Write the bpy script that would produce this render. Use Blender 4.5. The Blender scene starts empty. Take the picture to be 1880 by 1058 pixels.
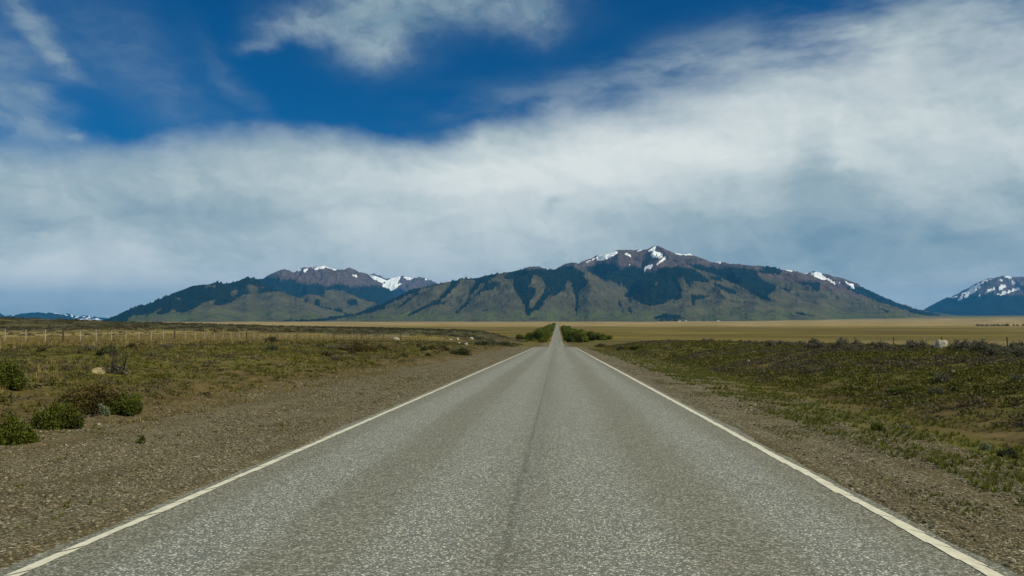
import bpy, math, random
import numpy as np
from mathutils import Vector, Matrix

R = math.radians
rng = np.random.RandomState(7)
random.seed(7)
scene = bpy.context.scene
col = scene.collection

# ------------------------------------------------------------------ camera
F_PX, CX, CY = 1400.0, 940.0, 529.0          # focal length and centre on the 1880 px wide photograph
CAM = Vector((0.36, 0.0, 1.61))
PITCH = math.atan2(63.0, F_PX)
YAW = math.atan2(83.0 * math.cos(PITCH), F_PX)
cam_d = bpy.data.cameras.new("camera")
cam_d.sensor_width = 36.0
cam_d.lens = 36.0 * F_PX / 1880.0
cam_d.clip_start = 0.1
cam_d.clip_end = 120000.0
cam = bpy.data.objects.new("camera", cam_d)
col.objects.link(cam)
cam.location = CAM
cam.rotation_euler = (math.pi / 2 + PITCH, 0.0, YAW)
scene.camera = cam
CR = cam.rotation_euler.to_matrix()


def pix_dir(px, py):
    d = CR @ Vector(((px - CX) / F_PX, -(py - CY) / F_PX, -1.0))
    return d.normalized()


def pix_azel(px, py):
    d = pix_dir(px, py)
    return math.degrees(math.atan2(d.x, d.y)), math.degrees(math.asin(d.z))


# ------------------------------------------------------------------ world and sun
SUN_AZ, SUN_EL = 112.0, 42.0
scene.view_settings.view_transform = 'Standard'
scene.view_settings.look = 'None'
scene.view_settings.exposure = 0.52
scene.view_settings.gamma = 1.0
scene.cycles.use_denoising = True
scene.cycles.volume_bounces = 0
scene.cycles.max_bounces = 5
scene.cycles.diffuse_bounces = 3

world = bpy.data.worlds.new("World")
scene.world = world
world.use_nodes = True


class NT:
    """small helper to write node expressions"""
    def __init__(self, nt):
        self.nt = nt

    def node(self, kind, **kw):
        n = self.nt.nodes.new(kind)
        for k, v in kw.items():
            setattr(n, k, v)
        return n

    def put(self, sock, v):
        if isinstance(v, bpy.types.NodeSocket):
            self.nt.links.new(v, sock)
        else:
            if hasattr(sock.default_value, '__len__') and not hasattr(v, '__len__'):
                v = [v] * len(sock.default_value)
            if hasattr(v, '__len__') and len(sock.default_value) == 4 and len(v) == 3:
                v = (*v, 1.0)
            sock.default_value = v

    def m(self, op, a, b=0.0, c=0.0, clamp=False):
        n = self.node('ShaderNodeMath', operation=op, use_clamp=clamp)
        self.put(n.inputs[0], a)
        self.put(n.inputs[1], b)
        self.put(n.inputs[2], c)
        return n.outputs[0]

    def vm(self, op, a, b=(0, 0, 0), out=0):
        n = self.node('ShaderNodeVectorMath', operation=op)
        self.put(n.inputs[0], a)
        self.put(n.inputs[1], b)
        return n.outputs[out]

    def mix(self, f, a, b, blend='MIX'):
        n = self.node('ShaderNodeMix', data_type='RGBA', blend_type=blend)
        n.clamp_factor = True
        self.put(n.inputs[0], f)
        self.put(n.inputs[6], a)
        self.put(n.inputs[7], b)
        return n.outputs[2]

    def ramp(self, f, stops, interp='LINEAR'):
        n = self.node('ShaderNodeValToRGB')
        n.color_ramp.interpolation = interp
        els = n.color_ramp.elements
        while len(els) < len(stops):
            els.new(0.5)
        for e, (p, c) in zip(els, stops):
            e.position = p
            e.color = (*c, 1.0) if hasattr(c, '__len__') else (c, c, c, 1.0)
        self.put(n.inputs[0], f)
        return n.outputs[0]

    def noise(self, vec, scale, detail=4.0, rough=0.55, dist=0.0, color=False, lac=2.0):
        n = self.node('ShaderNodeTexNoise')
        self.put(n.inputs['Vector'], vec)
        n.inputs['Scale'].default_value = scale
        n.inputs['Detail'].default_value = detail
        n.inputs['Roughness'].default_value = rough
        n.inputs['Lacunarity'].default_value = lac
        n.inputs['Distortion'].default_value = dist
        return n.outputs['Color' if color else 'Fac']

    def smooth(self, v, lo, hi, a=0.0, b=1.0):
        n = self.node('ShaderNodeMapRange', interpolation_type='SMOOTHSTEP')
        self.put(n.inputs[0], v)
        self.put(n.inputs[1], lo)
        self.put(n.inputs[2], hi)
        self.put(n.inputs[3], a)
        self.put(n.inputs[4], b)
        return n.outputs[0]

    def xyz(self, v):
        n = self.node('ShaderNodeSeparateXYZ')
        self.put(n.inputs[0], v)
        return n.outputs

    def comb(self, x, y, z=0.0):
        n = self.node('ShaderNodeCombineXYZ')
        for i, v in enumerate((x, y, z)):
            self.put(n.inputs[i], v)
        return n.outputs[0]

    def curve(self, v, pts):
        n = self.node('ShaderNodeFloatCurve')
        c = n.mapping.curves[0]
        pts = list(pts)
        c.points[0].location = pts[0]
        c.points[1].location = pts[-1]
        for p in pts[1:-1]:
            c.points.new(*p)
        n.mapping.update()
        self.put(n.inputs['Value'], v)
        return n.outputs[0]

    def bump(self, h, strength, dist):
        n = self.node('ShaderNodeBump')
        n.inputs['Strength'].default_value = strength
        n.inputs['Distance'].default_value = dist
        self.put(n.inputs['Height'], h)
        return n.outputs[0]


def build_world():
    nt = world.node_tree
    nt.nodes.clear()
    N = NT(nt)
    sky = N.node('ShaderNodeTexSky', sky_type='NISHITA')
    sky.sun_disc = False
    sky.sun_elevation = R(SUN_EL)
    sky.sun_rotation = R(SUN_AZ)
    sky.altitude = 300.0
    sky.air_density = 1.0
    sky.dust_density = 0.3
    sky.ozone_density = 3.0
    dirv = N.node('ShaderNodeTexCoord').outputs['Generated']
    x, y, z = N.xyz(dirv)
    U = N.m('MULTIPLY', N.m('ARCTAN2', x, y), 57.29578)
    V = N.m('MULTIPLY', N.m('ARCSINE', z), 57.29578)
    P = N.comb(U, V)
    # slow and fine swirls that tear the cloud edges
    Ps = N.vm('MULTIPLY', P, (0.6, 1.0, 1.0))
    w1 = N.noise(Ps, 0.11, 5, 0.55, color=True)
    w2 = N.noise(N.vm('ADD', Ps, (31.0, 7.0, 3.0)), 0.45, 6, 0.6, color=True)
    warp = N.vm('ADD', N.vm('MULTIPLY', N.vm('SUBTRACT', w1, (.5, .5, .5)), (7.0, 4.5, 0)),
                N.vm('MULTIPLY', N.vm('SUBTRACT', w2, (.5, .5, .5)), (2.2, 1.9, 0)))
    Pw = N.vm('ADD', P, warp)
    Uw, Vw, _ = N.xyz(Pw)

    def gauss(vec, px, py, sx, sy, rot=0.0, amp=1.0):
        az, el = pix_azel(px, py)
        k = 57.3 / F_PX * math.cos(R(az + 3.4)) ** 2
        mp = N.node('ShaderNodeMapping', vector_type='TEXTURE')
        N.put(mp.inputs['Vector'], vec)
        mp.inputs['Location'].default_value = (az, el, 0)
        mp.inputs['Rotation'].default_value = (0, 0, R(rot))
        mp.inputs['Scale'].default_value = (sx * k, sy * k, 1)
        q = mp.outputs[0]
        d = N.vm('DOT_PRODUCT', q, q, out=1)
        e = N.m('EXPONENT', N.m('MULTIPLY', d, -1.0))
        return N.m('MULTIPLY', e, amp)

    def total(vec, items):
        s = None
        for it in items:
            g = gauss(vec, *it)
            s = g if s is None else N.m('ADD', s, g)
        return s

    # --- the cloud bank: everything below this edge, edge height against bearing
    edge = [(-150, 300), (0, 300), (150, 305), (300, 288), (480, 270), (640, 280), (760, 284), (830, 268), (900, 238),
            (980, 228), (1080, 226), (1150, 214), (1250, 192), (1400, 160), (1600, 122), (1880, 80), (2050, 40)]
    pts = []
    for px, py in edge:
        a, e = pix_azel(px, py)
        pts.append((min(1, max(0, (a + 45) / 90)), min(1, max(0, e / 40))))
    pts = [(0.0, pts[0][1])] + pts + [(1.0, pts[-1][1])]
    t = N.m('DIVIDE', N.m('ADD', Uw, 45), 90, clamp=True)
    Vb = N.m('MULTIPLY', N.curve(t, pts), 40)
    soft = N.smooth(U, -6, 16, 2.6, 5.5)
    bank = N.smooth(N.m('DIVIDE', N.m('SUBTRACT', Vb, Vw), soft), -0.7, 0.7)
    # thin veil drifting up to the right
    veil = N.m('MULTIPLY', N.smooth(N.noise(N.vm('MULTIPLY', P, (.35, 1.1, 1)), 0.25, 6, 0.6), .34, .72),
               total(P, [(1520, 95, 330, 62, 12, .75), (1800, 30, 260, 70, 10, .8), (1230, 120, 180, 36, 14, .5),
                         (1000, 165, 200, 30, 10, .22)]))
    # separate clouds in the blue
    blobs = total(Pw, [(700, 25, 72, 58, 0, .62), (775, 0, 100, 36, 0, .40), (690, 80, 34, 34, 0, .42), (600, 30, 70, 24, 0, .32), (530, 45, 55, 16, 10, .26),
                       (475, 74, 40, 13, 14, .16), (905, 20, 105, 40, 0, .42), (985, 45, 40, 30, 0, .25),
                       (85, 45, 95, 24, -52, .40), (140, 112, 60, 15, -38, .28), (30, 120, 90, 60, 0, .18),
                       (45, 215, 80, 50, 0, .26), (105, 190, 40, 22, -30, .2), (140, 262, 26, 12, 0, .32), (75, 255, 40, 22, 0, .16), (0, 160, 60, 120, 0, .14),
                       (260, 130, 200, 60, -40, .08), (420, 150, 90, 20, -45, .06)])
    strk = N.noise(N.vm('MULTIPLY', Pw, (1.0, 1.5, 1)), 0.55, 6, 0.6)
    blobs = N.m('MULTIPLY', blobs, N.smooth(strk, .22, .72, .45, 1.25))
    # unseen broken cloud added overhead and behind the view for neutral fill light
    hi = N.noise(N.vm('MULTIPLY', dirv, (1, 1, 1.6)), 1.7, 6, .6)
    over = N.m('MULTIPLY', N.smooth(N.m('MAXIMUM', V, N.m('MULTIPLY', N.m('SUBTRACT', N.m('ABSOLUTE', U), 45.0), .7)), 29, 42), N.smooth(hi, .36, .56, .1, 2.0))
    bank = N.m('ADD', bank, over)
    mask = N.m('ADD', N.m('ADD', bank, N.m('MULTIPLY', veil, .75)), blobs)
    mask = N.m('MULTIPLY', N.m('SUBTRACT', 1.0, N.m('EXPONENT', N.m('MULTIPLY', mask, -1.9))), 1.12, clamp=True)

    # --- how bright the cloud is: thick grey belly low down, thin bright parts
    bri = total(Pw, [(1060, 285, 260, 70, 6, .20), (1420, 200, 380, 110, 12, .20), (1545, 290, 60, 55, 0, .16), (1250, 300, 260, 60, 0, .08), (1800, 260, 220, 150, 0, .16),
                     (680, 335, 260, 50, 0, .14), (930, 330, 160, 50, 0, .06), (90, 490, 200, 75, 0, .26), (860, 440, 330, 70, 0, .11), (1350, 330, 420, 60, 0, .05), (350, 545, 420, 60, 0, .14), (900, 500, 420, 60, 0, .06), (1560, 520, 330, 60, 0, .07), (700, 560, 900, 70, 0, .10), (1750, 570, 300, 60, 0, .12), (350, 430, 160, 45, 0, .04), (640, 440, 170, 60, 0, .08), (900, 380, 220, 70, 0, .1),
                     (120, 340, 220, 30, 0, .05)])
    dark = total(Pw, [(1520, 345, 70, 32, -15, .17), (1485, 300, 34, 36, 0, .10), (1020, 376, 22, 7, 0, .12), (1560, 450, 260, 60, 0, .08), (1830, 360, 90, 30, 0, .08),
                      (1700, 500, 300, 50, 0, .05), (1300, 420, 260, 40, 0, .03), (60, 405, 100, 16, -12, .12), (350, 385, 190, 34, 0, .10), (430, 450, 160, 26, 0, .06), (1420, 470, 380, 50, 0, .05), (1640, 440, 240, 60, 0, .05), (220, 560, 160, 40, 0, .08),
                      (560, 400, 160, 26, 5, .06), (720, 30, 160, 70, 0, .16), (950, 20, 120, 60, 0, .12), (60, 120, 160, 160, 0, .12)])
    n1 = N.noise(N.vm('MULTIPLY', Pw, (.8, 1.3, 1)), .30, 7, .58)
    n2 = N.noise(N.vm('ADD', N.vm('MULTIPLY', P, (.25, .9, 1)), (9, 2, 5)), .22, 5, .5)
    b = N.m('ADD', .49, N.m('SUBTRACT', N.m('MULTIPLY', bri, 1.35), N.m('MULTIPLY', dark, 1.3)))
    b = N.m('ADD', b, N.m('MULTIPLY', N.m('SUBTRACT', n1, .5), .20))
    b = N.m('ADD', b, N.m('MULTIPLY', N.m('SUBTRACT', n2, .5), .20))
    # billows: edges turned to the light are brighter than the hollows behind them
    for sc_, off, am in ((.20, (1.0, 1.4, 0), .42), (.55, (.45, .6, 0), .20), (1.3, (.2, .26, 0), .07)):
        q = N.vm('MULTIPLY', Pw, (.75, 1.25, 1))
        b = N.m('ADD', b, N.m('MULTIPLY', N.m('SUBTRACT', N.noise(q, sc_, 4, .55), N.noise(N.vm('ADD', q, off), sc_, 4, .55)), am))
    cc = N.ramp(b, [(0.0, (.9, 1.75, 2.3)), (.25, (1.7, 2.5, 2.95)), (.5, (2.9, 3.6, 3.75)), (.72, (4.3, 4.85, 4.8)), (1.0, (5.9, 6.2, 5.9))])
    blue = N.mix(1.0, sky.outputs[0], SKY_TINT, 'MULTIPLY')
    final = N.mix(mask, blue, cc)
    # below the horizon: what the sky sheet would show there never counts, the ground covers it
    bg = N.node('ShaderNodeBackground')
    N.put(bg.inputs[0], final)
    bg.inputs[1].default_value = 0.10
    out = N.node('ShaderNodeOutputWorld')
    nt.links.new(bg.outputs[0], out.inputs[0])


SKY_TINT = (0.0, 0.22, 0.41)
build_world()

sun_d = bpy.data.lights.new("sun", 'SUN')
sun_d.energy = 3.4
sun_d.angle = R(1.0)
sun_d.color = (1.0, 0.90, 0.70)
sun = bpy.data.objects.new("sun", sun_d)
col.objects.link(sun)
sdir = Vector((math.sin(R(SUN_AZ)) * math.cos(R(SUN_EL)), math.cos(R(SUN_AZ)) * math.cos(R(SUN_EL)), math.sin(R(SUN_EL))))
sun.rotation_euler = sdir.to_track_quat('Z', 'Y').to_euler()


# ------------------------------------------------------------------ helpers
def tag(o, label=None, cat=None, group=None, kind=None):
    if label: o['label'] = label
    if cat: o['category'] = cat
    if group: o['group'] = group
    if kind: o['kind'] = kind
    return o


def empty(name, loc, rz=0.0):
    o = bpy.data.objects.new(name, None)
    col.objects.link(o)
    o.empty_display_size = 0.3
    o.location = loc
    o.rotation_euler = (0, 0, rz)
    return o


def mesh_data(name, verts, faces, mat=None, attrs=None, smooth=False):
    """verts (n,3), faces (m,k) arrays; attrs: name -> (n,) floats or (n,4) colours"""
    verts = np.asarray(verts, dtype=np.float32)
    faces = np.asarray(faces, dtype=np.int32)
    me = bpy.data.meshes.new(name)
    n, (m, k) = len(verts), faces.shape
    me.vertices.add(n)
    me.vertices.foreach_set('co', verts.ravel())
    me.loops.add(m * k)
    me.loops.foreach_set('vertex_index', faces.ravel())
    me.polygons.add(m)
    me.polygons.foreach_set('loop_start', np.arange(0, m * k, k, dtype=np.int32))
    me.update(calc_edges=True)
    me.polygons.foreach_set('use_smooth', np.full(m, smooth, dtype=bool))
    for an, av in (attrs or {}).items():
        av = np.asarray(av, dtype=np.float32)
        if av.ndim == 1:
            a = me.attributes.new(an, 'FLOAT', 'POINT')
            a.data.foreach_set('value', av)
        else:
            a = me.attributes.new(an, 'FLOAT_COLOR', 'POINT')
            a.data.foreach_set('color', av.ravel())
    if mat: me.materials.append(mat)
    me.update()
    return me


def link(name, me, parent=None):
    o = bpy.data.objects.new(name, me)
    col.objects.link(o)
    if parent: o.parent = parent
    return o


def copy_tree(o, parent=None):
    c = o.copy()
    col.objects.link(c)
    if parent: c.parent = parent
    for ch in list(o.children):
        copy_tree(ch, c)
    return c


def _hash(ix, iy, seed):
    h = (ix.astype(np.int64) * 374761393 + iy.astype(np.int64) * 668265263 + seed * 974634777) & 0xFFFFFFFF
    h = ((h ^ (h >> 13)) * 1274126177) & 0xFFFFFFFF
    h = h ^ (h >> 16)
    return (h & 0xFFFF) / 65535.0


def vnoise(x, y, seed=0):
    x = np.asarray(x, float)
    y = np.asarray(y, float)
    ix, iy = np.floor(x), np.floor(y)
    fx, fy = x - ix, y - iy
    fx = fx * fx * fx * (fx * (fx * 6 - 15) + 10)
    fy = fy * fy * fy * (fy * (fy * 6 - 15) + 10)
    a, b = _hash(ix, iy, seed), _hash(ix + 1, iy, seed)
    c, d = _hash(ix, iy + 1, seed), _hash(ix + 1, iy + 1, seed)
    return (a + (b - a) * fx) * (1 - fy) + (c + (d - c) * fx) * fy


def fbm(x, y, seed=0, octv=4, gain=0.5):
    s, amp, tot = 0.0, 1.0, 0.0
    for i in range(octv):
        s = s + amp * vnoise(x * 2.03 ** i + i * 17.3, y * 2.03 ** i - i * 9.1, seed + i)
        tot += amp
        amp *= gain
    return s / tot


def sstep(a, b, x):
    t = np.clip((x - a) / (b - a), 0, 1)
    return t * t * (3 - 2 * t)


# ------------------------------------------------------------------ materials
def material(name):
    m = bpy.data.materials.new(name)
    m.use_nodes = True
    nt = m.node_tree
    nt.nodes.clear()
    N = NT(nt)
    bs = N.node('ShaderNodeBsdfPrincipled')
    out = N.node('ShaderNodeOutputMaterial')
    nt.links.new(bs.outputs[0], out.inputs[0])
    bs.inputs['Roughness'].default_value = 0.85
    bs.inputs['Specular IOR Level'].default_value = 0.2
    return m, N, bs


def attr(N, name, out='Fac'):
    n = N.node('ShaderNodeAttribute')
    n.attribute_name = name
    return n.outputs[out]


def leaf_mat(name, dark, light, back=0.25, alt=None):
    """foliage: each leaf carries its own tint; a little light comes through"""
    m, N, bs = material(name)
    t = attr(N, 'tint')
    c = N.ramp(t, [(0.0, dark), (.55, tuple((a + b) / 2 for a, b in zip(dark, light))), (.9, light), (1.0, alt or light)])
    N.put(bs.inputs['Base Color'], c)
    bs.inputs['Roughness'].default_value = 0.6
    tr = N.node('ShaderNodeBsdfTranslucent')
    N.put(tr.inputs[0], c)
    mx = N.node('ShaderNodeMixShader')
    mx.inputs[0].default_value = back
    nt = m.node_tree
    nt.links.new(bs.outputs[0], mx.inputs[1])
    nt.links.new(tr.outputs[0], mx.inputs[2])
    out = [n for n in nt.nodes if n.type == 'OUTPUT_MATERIAL'][0]
    nt.links.new(mx.outputs[0], out.inputs[0])
    return m


def noisy_mat(name, c1, c2, scale, rough=0.85, bump=0.0):
    m, N, bs = material(name)
    tc = N.node('ShaderNodeTexCoord').outputs['Object']
    f = N.noise(tc, scale, 6, .62)
    N.put(bs.inputs['Base Color'], N.ramp(f, [(.3, c1), (.7, c2)]))
    bs.inputs['Roughness'].default_value = rough
    if bump:
        N.put(bs.inputs['Normal'], N.bump(f, .8, bump))
    return m


# ------------------------------------------------------------------ the lie of the land
_ty = np.arange(-6000.0, 36000.0, 1.0)
_ts = np.interp(_ty, [-6000, -5999, 120, 165, 270, 350, 36000], [-.02, -.02, -.02, -.042, -.042, 0, 0])
_ts[_ty < -60] = 0.0
_tz = np.cumsum(_ts)
_tz -= np.interp(0.0, _ty, _tz)


def rise(y):
    d = np.clip(y - 600, 0, 5650)
    return 5e-7 * d * d + np.clip(y - 6250, 0, None) * .0035


def road_z(y):
    return np.interp(y, _ty, _tz) + rise(y)


def cross(x, y):
    """height over the road's own plane, against the distance from its centre line"""
    left = np.interp(-x, [0, 3.7, 6, 8.3, 9.5, 11, 14, 18, 25, 46, 200, 1e5], [0, -.01, -.05, -.05, .06, .25, .50, .68, .84, 1.08, 1.3, 1.3])
    bank = np.interp(x, [0, 3.7, 5.6, 7.3, 8.4, 9.2, 11, 14, 17.5, 20, 24, 31, 45, 1e5], [0, -.01, -.06, -.2, -.2, -.05, .34, .74, .98, 1.02, .95, .7, .5, .5])
    low = np.interp(x, [0, 3.7, 5.6, 9, 20, 1e5], [0, -.01, -.06, -.05, .35, .5])
    k = sstep(178, 128, y)
    right = low + (bank - low) * k
    return np.where(x < 0, left, right)


def land(x, y):
    x = np.asarray(x, float)
    y = np.asarray(y, float)
    ax = np.abs(x)
    zr = road_z(y) + cross(x, y)
    plain = -9.8 + rise(y) + 62 * sstep(600, 4800, x) * sstep(3800, 9000, y) + (fbm(x / 900, y / 500, 40, 3) - .5) * 3.0 * sstep(600, 2500, y)
    plateau = -0.02 * y + cross(x, y)
    k = 1.2
    hi, lo = np.maximum(plateau, plain), np.minimum(plateau, plain)
    nat = hi + k * np.log1p(np.exp(-(hi - lo) / k)) * sstep(150, 350, y)
    crest = np.interp(-x, [0, 17, 33, 60, 110, 169, 223, 278, 420, 2000, 1e5], [-5.4, -4.3, -3.2, -2.3, -.9, -.2, .9, 2.8, 6, 7, 7])
    amp = (crest + 6.7) * sstep(8, 30, -x)
    s = np.where(y < 380, 115, 85)
    nat = nat + amp * np.exp(-((y - 380) / s) ** 2) * (.82 + .36 * fbm(x / 60, y / 60, 51, 3))
    w = sstep(9, 42, ax)
    z = np.where(y < 120, plateau, zr + w * (nat - zr))
    # hummocks
    far = sstep(1500, 300, y)
    f1 = sstep(7.6, 11, ax) * far
    z = z + f1 * ((fbm(x / 1.3, y / 1.3, 3, 3) - .5) * .22 * sstep(160, 40, y) + (fbm(x / 9, y / 9, 8, 3) - .5) * .34 * sstep(9, 20, ax))
    z = z + sstep(4.2, 6, ax) * far * (fbm(x / .5, y / .5, 13, 2) - .5) * .035
    # cut to just under the asphalt
    z = np.where(ax < 3.95, np.minimum(z, road_z(y) - .012 - .05 * sstep(3.52, 3.35, ax)), z)
    return z


def ground_at(px, py, lo=4.0, hi=9000.0):
    """first point of the land on the line of sight through a pixel of the photograph"""
    d = pix_dir(px, py)
    s = np.geomspace(lo, hi, 6000)
    X, Y, Z = CAM.x + d.x * s, CAM.y + d.y * s, CAM.z + d.z * s
    below = Z < land(X, Y)
    i = int(np.argmax(below)) if below.any() else len(s) - 1
    return float(X[i]), float(Y[i]), float(land(X[i:i + 1], Y[i:i + 1])[0])


def on_land(x, y):
    return float(land(np.array([x]), np.array([y]))[0])


def spaced(vals):
    return np.unique(np.round(np.concatenate(vals), 3))


gx = spaced([np.arange(-12, 12.01, .16), np.arange(-40, -12, .35), np.arange(12, 32, .28),
             -40 - np.geomspace(.5, 31000, 170), 32 + np.geomspace(.4, 31000, 170), [-3.62, 3.62, -3.75, 3.75]])
gy = spaced([-np.geomspace(12, 5500, 24), np.arange(-10, 4, 1.0), np.arange(4, 40, .22), np.arange(40, 130, .6), np.arange(130, 420, 1.6),
             420 + np.geomspace(2, 32500, 230)])


def grid_faces(nx, ny):
    i = np.arange(nx * ny, dtype=np.int32).reshape(ny, nx)
    return np.stack([i[:-1, :-1], i[:-1, 1:], i[1:, 1:], i[1:, :-1]], -1).reshape(-1, 4)


def build_ground():
    X, Y = np.meshgrid(gx, gy)
    X, Y = X.ravel(), Y.ravel()
    Z = land(X, Y)
    ax = np.abs(X)
    n_edge = (fbm(X / 2.2, Y / 2.2, 21, 4) - .5)
    # cover: r gravel, g green, b straw, a dark scrub
    gl = sstep(9.6, 7.2, -X + n_edge * 3.0)
    gr = sstep(7.0, 5.2, X + n_edge * 2.2)
    gravel = np.where(X < 0, gl, gr)
    patch = fbm(X / 3.0, Y / 4.0, 33, 4)
    wide = fbm(X / 28.0, Y / 40.0, 36, 3)
    green = np.where(X < 0, sstep(9.6, 14, -X) * sstep(.34, .54, patch) * sstep(75, 40, -X), sstep(8.5, 10, X) * sstep(.38, .6, patch) * sstep(60, 24, X))
    verge = sstep(5.0, 6.2, X + n_edge * 1.6) * sstep(8.6, 7.4, X + n_edge * 1.0) * sstep(.40, .55, patch + .06)
    green = np.maximum(green, verge)
    straw = np.where(X < 0, sstep(26, 44, -X + n_edge * 8) * sstep(330, 240, Y + (wide - .5) * 120), sstep(34, 60, X) * .6)
    straw = np.where(Y > 430, 1.0, straw)
    scrub = np.where(X < 0, sstep(225, 300, Y + (wide - .5) * 160) * sstep(640, 440, Y) * sstep(12, 30, ax), 0)
    gravel = gravel * sstep(900, 300, Y)
    C = np.stack([gravel, green, straw, scrub], -1)
    me = mesh_data("ground", np.stack([X, Y, Z], -1), grid_faces(len(gx), len(gy)), None, {'cover': C}, smooth=True)
    m, N, bs = material("ground")
    P = N.node('ShaderNodeNewGeometry').outputs['Position']
    x, y, z = N.xyz(P)
    at = N.node('ShaderNodeAttribute'); at.attribute_name = 'cover'
    sc = N.node('ShaderNodeSeparateColor')
    m.node_tree.links.new(at.outputs['Color'], sc.inputs[0])
    gravel, green, straw = sc.outputs
    scrub = at.outputs['Alpha']
    fine = N.noise(P, 14, 6, .7)
    mid = N.noise(P, 1.6, 6, .62)
    big = N.noise(P, .09, 5, .6)
    soil = N.ramp(N.m('ADD', N.m('MULTIPLY', mid, .6), N.m('MULTIPLY', fine, .4)),
                  [(.3, (.035, .026, .009)), (.5, (.082, .060, .022)), (.7, (.155, .115, .045))])
    vor = N.node('ShaderNodeTexVoronoi', feature='F1')
    N.put(vor.inputs['Vector'], P)
    vor.inputs['Scale'].default_value = 50
    vs = N.node('ShaderNodeSeparateColor')
    m.node_tree.links.new(vor.outputs['Color'], vs.inputs[0])
    peb = N.ramp(vs.outputs[0], [(0, (.024, .022, .014)), (.4, (.070, .062, .037)), (.75, (.155, .137, .085)), (.92, (.32, .285, .19)), (1, (.55, .50, .37))])
    grav = N.mix(N.smooth(mid, .38, .60, .55, .95), N.mix(.4, soil, (.085, .070, .038)), peb)
    grass = N.ramp(fine, [(.3, (.032, .032, .005)), (.55, (.095, .088, .013)), (.75, (.17, .148, .028))])
    c = N.mix(N.m('MULTIPLY', green, N.smooth(fine, .35, .6, .55, 1)), soil, grass)
    # ruts and drifts run along the shoulder; the outer part is browner earth
    rut = N.noise(N.vm('MULTIPLY', P, (1.7, .10, 1)), 1.0, 5, .6)
    outer = N.m('ADD', N.smooth(N.m('ABSOLUTE', x), 4.6, 8.0, 0, .5), N.smooth(rut, .46, .64, 0, .55))
    grav = N.mix(outer, grav, N.mix(N.smooth(vs.outputs[1], .35, 1.0, .1, .6), soil, peb))
    grav = N.mix(N.m('MULTIPLY', N.smooth(rut, .52, .36), .4), grav, (.128, .108, .060))
    c = N.mix(gravel, c, grav)
    # straw coloured grassland in long bands, paler towards the foot of the mountains
    band = N.noise(N.vm('MULTIPLY', P, (.0038, .017, 0)), 1.0, 7, .62)
    bx = N.noise(N.vm('MULTIPLY', P, (.0009, .0036, 0)), 1.0, 5, .6)
    near = N.ramp(N.m('ADD', N.m('MULTIPLY', mid, .5), N.m('MULTIPLY', fine, .5)), [(.3, (.085, .062, .018)), (.5, (.19, .145, .045)), (.7, (.30, .235, .085))])
    mead = N.ramp(band, [(.32, (.036, .025, .003)), (.43, (.090, .060, .007)), (.51, (.078, .066, .008)), (.58, (.15, .110, .018)), (.68, (.24, .18, .045))])
    pale = N.ramp(band, [(.34, (.075, .054, .010)), (.45, (.16, .112, .028)), (.53, (.25, .18, .058)), (.64, (.44, .33, .14))])
    d = N.m('ADD', y, N.m('MULTIPLY', N.m('SUBTRACT', bx, .5), 1600))
    far = N.mix(N.smooth(d, 1300, 2600), mead, pale)
    far = N.mix(N.smooth(y, 6200, 7600), far, (.085, .085, .035))
    straw_c = N.mix(N.smooth(y, 240, 420), near, far)
    c = N.mix(straw, c, straw_c)
    scr = N.ramp(N.m('ADD', N.m('MULTIPLY', mid, .4), N.m('MULTIPLY', big, .6)), [(.35, (.022, .022, .010)), (.5, (.05, .045, .017)), (.65, (.105, .08, .03))])
    c = N.mix(scrub, c, scr)
    N.put(bs.inputs['Base Color'], c)
    bs.inputs['Roughness'].default_value = .95
    bs.inputs['Specular IOR Level'].default_value = .1
    h = N.m('ADD', N.m('MULTIPLY', N.m('SUBTRACT', 1.0, vor.outputs['Distance']), N.m('MULTIPLY', gravel, .7)), N.m('MULTIPLY', fine, 1.2))
    N.put(bs.inputs['Normal'], N.bump(h, .9, .02))
    me.materials.append(m)
    tag(link("ground", me), "brown and straw coloured open land reaching to the mountains", "ground", kind='structure')


build_ground()


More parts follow.
